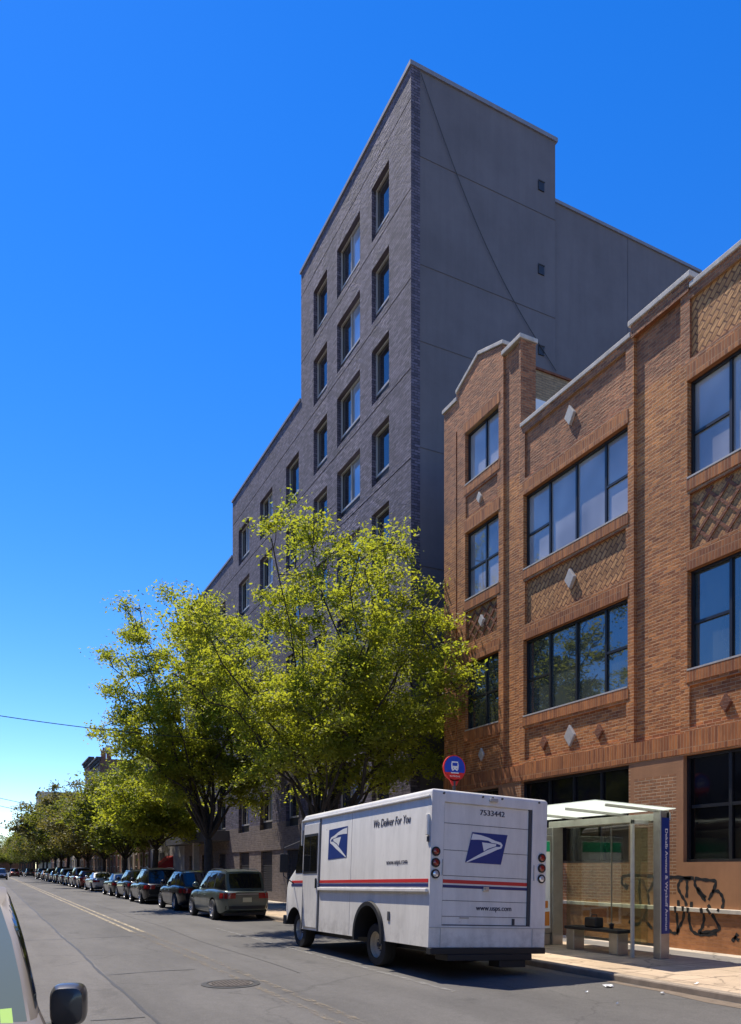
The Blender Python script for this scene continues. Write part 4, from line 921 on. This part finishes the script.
# mirrors
for s_, x_ in ((-1, 0), (1, TW)):
    mi_ = tb(MB().box(min(x_+s_*.20, x_+s_*.38), max(x_+s_*.20, x_+s_*.38), 5.70, 5.76, 1.72, 2.12), 'mirror', MT['black_plastic'], bevel=.02)
    tb(MB().tube([(x_, 5.55, 2.4), (x_+s_*.29, 5.72, 2.25), (x_+s_*.29, 5.73, 1.65), (x_, 5.9, 1.5)], .013, 6), 'arm', MT['seam'], mi_)
# rear door panel
rd = tb(MB().box(.235, 1.845, .030, .05, .875, 2.725), 'rear_door', MT['truck_white'])
m = MB()
for z in (2.42, 2.01, 1.62, 1.24, 1.0): m.box(.235, 1.845, .027, .031, z-.004, z+.004)
m.box(.222,.234,.02,.044,.862,2.738).box(1.80,1.858,.012,.044,.862,2.738).box(.222,1.858,.012,.044,.862,.876)
tb(m, 'door_seam', MT['seam'], rd)
tb(MB().box(.236,1.80,.026,.031,1.505,1.56), 'red_stripe', MT['red_vinyl'], rd); tb(MB().box(.236,1.80,.026,.031,1.435,1.48), 'blue_stripe', MT['navy_vinyl'], rd)
tb(MB().box(.96,1.06,-.0,.03,1.40,1.47).box(.99,1.03,-.02,.0,1.42,1.45), 'latch', MT['alu'], rd, bevel=.005)
tb(MB().box(.55,.72,.02,.03,.97,1.01), 'handle', MT['light_frame'], rd, bevel=.005)
tb(MB().box(1.52,1.57,.015,.03,.88,.98), 'handle', MT['seam'], rd, bevel=.005)
tb(MB().box(1.02,1.16,-.05,.0,2.80,2.86), 'reversing_camera', MT['light_frame'], bevel=.01)
m = MB()
for x_ in (.2, .9, 1.08, 1.26, 1.98): m.lathe([(.02,0),(.015,.02),(0,.024)], (x_, 0, 2.87), (0,-1,0), 10)
tb(m, 'marker_lamps', MT['seam'])
for x_ in (.085, 2.055):
    for z, mm_ in ((1.975,'tail_red'),(1.805,'tail_red'),(1.635,'lens_clear')):
        l_ = tb(MB().lathe([(.052,0),(.05,.018),(.03,.026),(0,.028)], (x_, -.004, z), (0,-1,0), 22), 'tail_light', MT[mm_], smooth=40)
        tb(MB().lathe([(.054,0),(.071,0),(.071,.02),(.054,.02)], (x_, -.003, z), (0,-1,0), 22), 'surround', MT['black_plastic'], l_)
tb(MB().box(.20,.215,-.01,.0,1.62,1.86).box(1.90,1.915,-.01,.0,1.60,1.85), 'grab_handle', MT['light_frame'])
tb(MB().box(.01,TW-.01,-.012,.0,.825,.835).box(.2,.206,-.008,0,.54,.82).box(1.9,1.906,-.008,0,.54,.82), 'panel_seam', MT['light_frame'])
tb(MB().box(.0,TW-.03,-.07,.06,.43,.525).box(.3,1.85,-.08,.3,.33,.43), 'rear_bumper', MT['black_plastic'], bevel=.01)
tb(MB().box(1.25,1.75,-.05,.25,.22,.40).box(.1,.12,.0,.05,.46,.5), 'tow_step', MT['black_plastic'], bevel=.01)
tb(MB().box(.4,1.75,.2,6.0,.42,.56), 'chassis', MT['black_plastic'])
tb(MB().box(-.04,.0,.05,.12,2.22,2.54), 'hinge', MT['truck_white'], bevel=.01)
tb(MB().box(-.02,.0,.05,.10,2.12,2.20), 'hinge', MT['seam'])
tb(MB().box(-.015,.0,1.28,1.36,.88,1.03), 'fuel_cap', MT['seam'], bevel=.01)
# arch flares
for a, r_, zc in ((2.06, .53, .60), (5.80, .47, .52)):
    for s_, x_ in ((-1, 0), (1, TW)):
        m = MB(); P = []
        for k in range(0, 23):
            an = R(-12)+R(204)*k/22
            P.append([(x_+s_*.05, a+math.cos(an)*(r_-.02), zc+math.sin(an)*(r_-.02)), (x_+s_*.05, a+math.cos(an)*(r_+.05), zc+math.sin(an)*(r_+.05)), (x_-s_*.0, a+math.cos(an)*(r_+.06), zc+math.sin(an)*(r_+.06))])
        m.grid(P); P2 = [[(x_+s_*.05, p[0][1], p[0][2]), (x_-s_*.03, p[0][1], p[0][2])] for p in P]; m.grid(P2)
        if a < 3 or s_ > 0: tb(m, 'wheel_arch', MT['black_plastic'], smooth=30)
# logo: outline polygons measured in the door plane, as (u, v) in the parallelogram
TL, TR, BL = (262,308), (460,322), (232,472)
def uvp(p):
    ex = (TR[0]-TL[0], TR[1]-TL[1]); ey = (BL[0]-TL[0], BL[1]-TL[1]); dx, dy = p[0]-TL[0], p[1]-TL[1]; D = ex[0]*ey[1]-ex[1]*ey[0]
    return ((dx*ey[1]-dy*ey[0])/D, (ex[0]*dy-ex[1]*dx)/D)
headp = [(264,316),(310,324),(352,337),(390,354),(424,364),(434,378),(428,396),(404,404),(352,428),(292,452),(240,473),(238,468),(300,432),(352,404),(396,388),(420,388),(422,378),(400,370),(372,366),(352,354),(300,349),(257,349)]
wing = [(318,363),(398,373),(396,384),(352,398),(330,412)]
def logo(par, o, ex, ey, nr, mx=False):
    o, ex, ey, nr = map(Vector, (o, ex, ey, nr)); f = lambda p, h: o+ex*(1-p[0] if mx else p[0])+ey*p[1]+nr*h
    m = MB().add([f(p, .002) for p in ((0,0),(1,0),(1,1),(0,1))], [(0,1,2,3)]); b_ = tb(m, 'emblem', MT['blue_vinyl'], par)
    m = MB()
    for poly in (headp, wing): m.add([f(uvp(p), .004) for p in poly], [tuple(range(len(poly)))])
    tb(m, 'eagle', MT['white_paint'], b_)
logo(rd, (.74,.026,2.31), (.66,0,-.005), (-.115,0,-.475), (0,-1,0))
logo(mt, (-.002,3.09,2.56), (0,.89,-.02), (0,.02,-.58), (-1,0,0), False)
m = MB(); put_text(m, '7533442', (.87,.024,2.585), (1,0,0), (0,0,1), .46, .085, bold=.006); tb(m, 'fleet_number', MT['ink'], rd)
m = MB(); put_text(m, 'www.usps.com', (.84,.024,1.075), (1,0,0), (0,0,1), .66, .08, bold=.006); tb(m, 'web_address', MT['ink'], rd)
m = MB(); put_text(m, 'We Deliver For You', (-.004,1.99,2.45), (0,-1,0), (0,0,1), 1.33, .135, shear=.25, bold=.008); tb(m, 'slogan', MT['ink'])
m = MB(); put_text(m, 'www.usps.com', (-.004,1.47,1.775), (0,-1,0), (0,0,1), .74, .085, bold=.006); tb(m, 'web_address', MT['ink'])
# wheels stay upright on the road
for a in (2.06, 5.80):
    for s_, x_ in ((-1, .03), (1, TW-.03)):
        r_ = .385; o_ = (x_-s_*.24, a, r_)
        if x_ > 1: o_ = (x_-s_*.24, a, r_)
        w = MB().lathe([(r_*.55,0),(r_*.93,0),(r_,.03),(r_,.06),(r_*.985,.065),(r_,.07),(r_,.12),(r_*.985,.125),(r_,.13),(r_,.19),(r_*.95,.23),(r_*.62,.24),(r_*.60,.2),(r_*.60,.03)], o_, (s_,0,0), 36).build('wheel', MT['tyre'], mt, smooth=40)
        m_ = MB().lathe([(0,.15),(.06,.15),(.07,.11),(.14,.10),(.17,.13),(r_*.56,.15),(r_*.60,.225),(r_*.65,.22),(r_*.6,.03)], o_, (s_,0,0), 36)
        m_.build('rim', MT['rim_white'] if a < 3 else MT['alu'], w, smooth=35)
        m_ = MB().lathe([(.045,.10),(.045,.19),(0,.20)], o_, (s_,0,0), 16)
        for k in range(8): an = k*math.pi/4; m_.lathe([(.013,.10),(.013,.15)], (o_[0], o_[1]+.105*math.cos(an), o_[2]+.105*math.sin(an)), (s_,0,0), 6)
        m_.build('hub', MT['seam'], w)
    MB().tube([(.2,a,.385),(TW-.2,a,.385)], .07, 10).build('axle', MT['black_plastic'], mt)

# ------------------------------------------------------------ bus shelter
MT['steel'] = mottled('satin steel', (.42,.41,.38), .35, 4, .3, Metallic=.75)
MT['frame_pale'] = mottled('pale painted steel', (.50,.50,.44), .5, 4, .2)
Mg = Mat('frosted roof glass', (.80,.84,.78), .35); tr_ = Mg.n('BsdfTranslucent'); tr_.inputs[0].default_value = (.85,.9,.84,1); mx_ = Mg.n('MixShader'); mx_.inputs[0].default_value = .85
Mg.l(Mg.b.outputs[0], mx_.inputs[1]); Mg.l(tr_.outputs[0], mx_.inputs[2]); Mg.l(mx_.outputs[0], Mg.t.nodes['Material Output'].inputs[0]); MT['roof_glass'] = Mg.m
def clear_glass(name, tint, refl):
    M = Mat(name); gl = M.n('BsdfGlossy', i_Roughness=.02); tp = M.n('BsdfTransparent'); tp.inputs[0].default_value = (*tint, 1); fr = M.n('LayerWeight', i_Blend=.5)
    pw_ = M.n('Math', operation='POWER'); pw_.inputs[1].default_value = 4.0; M.l(fr.outputs['Facing'], pw_.inputs[0])
    ad = M.n('Math', operation='ADD', use_clamp=True); ad.inputs[1].default_value = refl; M.l(pw_.outputs[0], ad.inputs[0]); mx = M.n('MixShader'); M.l(ad.outputs[0], mx.inputs[0]); M.l(tp.outputs[0], mx.inputs[1]); M.l(gl.outputs[0], mx.inputs[2]); M.l(mx.outputs[0], M.t.nodes['Material Output'].inputs[0]); return M.m
MT['clear'] = clear_glass('shelter glass', (.80,.86,.78), .10)
bs = empty('bus_shelter', (11.1, 11.6, .10), label='steel and glass bus shelter with a pale glass roof and a blue street name column', cat='bus shelter')
def sb(m, name, mats, par=None, **k): m.v = [(x-11.1, y-11.6, z-.10) for x, y, z in m.v]; return m.build(name, mats, par or bs, **k)
def slab(x0, z0, x1, z1, y0, y1, th): return [(x0,y0,z0),(x1,y0,z1),(x1,y1,z1),(x0,y1,z0),(x0,y0,z0+th),(x1,y0,z1+th),(x1,y1,z1+th),(x0,y1,z0+th)]
BF = [(0,3,2,1),(4,5,6,7),(0,1,5,4),(1,2,6,5),(2,3,7,6),(3,0,4,7)]
for a, b in ((10.03, 11.28), (11.30, 12.55), (12.57, 13.9)): sb(MB().add(slab(9.25, 2.90, 11.16, 2.82, a, b, .014), BF), 'roof', MT['roof_glass'])
for y_ in (10.25, 11.29, 12.56, 13.75):
    sb(MB().add(slab(9.7, 2.835, 11.2, 2.755, y_-.03, y_+.03, .045), BF), 'roof_arm', MT['steel'])
sb(MB().box(11.02, 11.14, 10.12, 13.4, 2.62, 2.76), 'beam', MT['frame_pale'], bevel=.01)
scn = sb(MB().box(10.87, 11.10, 10.12, 10.29, .10, 2.80), 'sign_column', MT['steel'], bevel=.012)
sp_ = sb(MB().box(10.90, 11.085, 10.108, 10.12, .56, 2.66), 'sign_panel', MT['blue_vinyl'], scn)
m = MB(); put_text(m, 'Dekalb Avenue & Wyckoff Avenue', (10.955, 10.105, 2.46), (0,0,-1), (1,0,0), 1.84, .085, bold=.004); sb(m, 'street_name', MT['white_paint'], scn)
sb(MB().box(10.82, 11.10, 13.02, 13.22, .10, 2.62), 'post', MT['steel'], bevel=.01)
sb(MB().box(10.60, 10.65, 10.52, 10.58, .10, 2.64).box(10.60,11.0,10.52,10.57,2.56,2.64), 'post', MT['frame_pale'], bevel=.006)
sb(MB().box(11.20, 11.212, 10.34, 11.68, .32, 2.62), 'back_glass', MT['clear']); sb(MB().box(11.20, 11.212, 11.69, 13.02, .32, 2.62), 'back_glass', MT['clear'])
sb(MB().box(10.66, 11.0, 10.54, 10.552, .34, 2.5), 'side_glass', MT['clear'])
sb(MB().box(11.18, 11.23, 10.34, 13.02, 2.60, 2.66).box(11.18, 11.23, 10.34, 13.02, .28, .33).box(11.19,11.222,11.681,11.689,.3,2.62), 'glass_rail', MT['steel'])
ab = sb(MB().box(9.55, 10.84, 13.05, 13.25, .35, 2.45).box(9.6,10.8,13.08,13.22,.10,.35), 'poster_case', MT['steel'], bevel=.015)
ps = sb(MB().box(9.63, 10.76, 13.035, 13.05, .47, 2.33), 'poster', MT['white_paint'], ab)
sb(MB().box(9.64, 10.75, 13.028, 13.036, 2.10, 2.32), 'green_band', plain('green print', (.01,.32,.15), .4), ab)
m = MB().box(9.7,10.0,13.028,13.036,.55,.9,1).box(10.05,10.5,13.028,13.036,.5,.85,2).box(10.55,10.74,13.028,13.036,.52,.82,0).box(10.3,10.7,13.028,13.036,.9,1.05,0)
sb(m, 'picture', [plain('orange print', (.6,.2,.03), .5), plain('brown print', (.2,.08,.04), .5), plain('dark red print', (.25,.02,.03), .5)], ab)
bn = empty('bench', (10.75, 11.6, .10), label='dark topped bench on two broad legs inside the bus shelter', cat='bench')
MB().box(-.22,.18,-.78,.72,.42,.48).build('seat', MT['black_plastic'], bn, bevel=.012)
for y_ in (-.70, .50): MB().box(-.16,.12,y_,y_+.22,0,.42).build('leg', MT['steel'], bn, bevel=.01)
for i, (y_, s_, l_) in enumerate(((.05, .17, 'boxy black bag resting on the bus shelter bench'), (-.42, .09, 'small dark bottle-like object on the near end of the bench'))):
    b_ = empty(('bag','drink_cup')[i], (10.72, 11.6+y_, .58), label=l_, cat=('bag','cup')[i])
    if i == 0: MB().box(-.12,.10,-.16,.16,0,.20).build('body', MT['black_plastic'], b_, bevel=.03); MB().tube([(0,-.08,.19),(0,-.06,.25),(0,.06,.25),(0,.08,.19)], .01, 6).build('handle', MT['cable'], b_)
    else: MB().lathe([(.035,0),(.05,.09),(.05,.10),(.02,.115),(.0,.115)], (0,0,0), (0,0,1), 14).build('cup', MT['black_plastic'], b_, smooth=40)

# ------------------------------------------------------------ bus stop sign
st = empty('bus_stop_sign', (9.12, 14.25, .10), label='round blue and red bus stop sign on a pole rising behind the mail truck', cat='sign')
MB().tube([(0,0,0),(0,0,3.55)], .035, 10).build('pole', MT['seam'], st, smooth=40)
def disc(m, r, y, a0=0, a1=360, mi=0, n=40, cz=3.83, r0=0):
    pts = [(r*math.cos(R(a0+(a1-a0)*k/n)), cz+r*math.sin(R(a0+(a1-a0)*k/n))) for k in range(n+(0 if a1-a0 == 360 else 1))]
    m.add([(x, y, z) for x, z in pts], [tuple(range(len(pts)))], mi)
hd = MB().lathe([(0,0),(.285,0),(.285,.04),(0,.04)], (0,-.02,3.83), (0,1,0), 40).prism([(-.05,3.45),(.05,3.45),(.13,3.60),(-.13,3.60)], (0,0,0), (1,0,0), (0,0,1), (0,1,0), -.02, .02).build('sign_head', [MT['red_vinyl']], st)
m = MB(); disc(m, .262, -.024, -22, 202); disc(m, .255, -.0242, 202, 338, 1); m.build('face', [plain('sign blue', (.01,.06,.45), .4), MT['red_vinyl']], hd)
m = MB(); cz = 3.87; y_ = -.028
m.prism([(-.085,-.075),(.085,-.075),(.095,.03),(.08,.105),(-.08,.105),(-.095,.03)], (0,y_,cz), (1,0,0), (0,0,1), (0,-1,0), 0, .002)
m.prism([(-.07,-.075),(-.035,-.075),(-.035,-.10),(-.07,-.10)], (0,y_,cz), (1,0,0), (0,0,1), (0,-1,0), 0, .002).prism([(.035,-.075),(.07,-.075),(.07,-.10),(.035,-.10)], (0,y_,cz), (1,0,0), (0,0,1), (0,-1,0), 0, .002)
m.box(-.10,.10,-.03,-.028,3.715,3.735); m.build('bus_symbol', MT['white_paint'], hd)
MB().box(-.065,.065,-.034,-.031,3.875,3.945).box(-.055,-.03,-.034,-.031,3.815,3.83).box(.03,.055,-.034,-.031,3.815,3.83).build('bus_windows', plain('sign blue dark', (.01,.06,.45), .4), hd)
m = MB(); put_text(m, 'NO STANDING', (-.13,-.03,3.635), (1,0,0), (0,0,1), .26, .035); m.build('lettering', MT['white_paint'], hd)

# ------------------------------------------------------------ near car's mirror, pillar, stickers
cyy = 4.62
p = Vector((.405, cyy, .985))
mr = MB()
for k, (s_, yy) in enumerate(((.55,-.075),(.86,-.06),(1.0,-.02),(1.0,.03),(.9,.075),(.6,.09))): pass
secs = []
for s_, yy in ((.0,-.085),(.6,-.083),(.85,-.07),(.97,-.035),(1.0,.01),(.98,.05),(.9,.065),(.0,.065)):
    ring = []
    for k in range(28):
        a = 2*math.pi*k/28; cx, cz_ = math.cos(a), math.sin(a); e = .52
        ring.append((math.copysign(abs(cx)**e, cx)*.097*s_, yy, math.copysign(abs(cz_)**e, cz_)*.118*s_))
    secs.append(ring)
m = MB(); n = 28; m.v = [q for r_ in secs for q in r_]; m.f = [(i*n+k, i*n+(k+1) % n, (i+1)*n+(k+1) % n, (i+1)*n+k) for i in range(len(secs)-1) for k in range(n)]; m.m = [0]*len(m.f)
inv = Matrix.Translation(nc.location) @ Matrix.Rotation(nc.rotation_euler.z, 4, 'Z'); inv = inv.inverted()
Mm = inv @ Matrix.Translation(p) @ Matrix.Rotation(R(-14), 4, 'Z')
mir = m.xf(Mm).build('mirror', plain('grey mirror shell', (.06,.056,.052), .3, Metallic=.2, Coat_Weight=.3), nc, smooth=40)
m = MB().tube([(.22,4.58,.86),(.30,4.60,.87),(.42,4.62,.87)], [.035,.03,.03], 10).xf(inv); m.build('stalk', MT['black_plastic'], mir, smooth=40)


for (a0, a1, q0, q1, c_) in ((-.90,-.83,.02,.13,(.25,.42,.04)), (.82,.90,.05,.17,(.35,.62,.05))):
    if a0 < 0:
        P = [[EN(a, q, 1, .012) for a in np.linspace(a0,a1,4)] for q in np.linspace(q0,q1,3)]; MB().grid(P).build('windscreen_sticker', plain('sticker', c_, .5), nc)

# ------------------------------------------------------------ overhead cables
up = empty('utility_pole', (-2.6, 16, 0), label='wooden utility pole on the pavement across the street carrying the overhead cables', cat='utility pole')
MB().tube([(0,0,0),(0,0,5),(0,0,10.5)], [.16,.14,.11], 12).build('pole', MT['bark'], up, smooth=40); MB().box(-.9,.9,-.05,.05,9.6,9.72).build('crossarm', MT['bark'], up)
def cable(a, b, sag, r_, label):
    a, b = Vector(a), Vector(b); P = [a+(b-a)*(k/24)-Vector((0,0,sag*4*(k/24)*(1-k/24))) for k in range(25)]
    MB().tube([tuple(q) for q in P], r_, 5).build('overhead_cable', MT['cable'], label=label, cat='cable', group='overhead cables')
up.location = (-2.6, 32, 0)
cable((-2.6,32,7.75), (12.7,32,7.35), .35, .016, 'upper overhead cable sagging across the street from the left edge into the big tree')
cable((-2.6,70,8.3), (12.7,70,6.2), .5, .02, 'highest of the three lower cables at the left edge above the far trees')
cable((-2.6,70,7.7), (12.7,72,5.6), .5, .02, 'middle one of the three lower cables at the left edge above the far trees')
cable((-2.6,72,5.95), (12.7,74,4.0), .35, .02, 'lowest cable at the left edge just above the far treetops')
up2 = empty('utility_pole', (-2.6, 70, 0), label='farther wooden utility pole across the street carrying the lower cables', cat='utility pole')
MB().tube([(0,0,0),(0,0,5),(0,0,10.5)], [.16,.14,.11], 12).build('pole', MT['bark'], up2, smooth=40); MB().box(-.9,.9,-.05,.05,9.6,9.72).build('crossarm', MT['bark'], up2)
for o in bpy.data.objects:
    if o.parent is None and o.type == 'EMPTY': pass
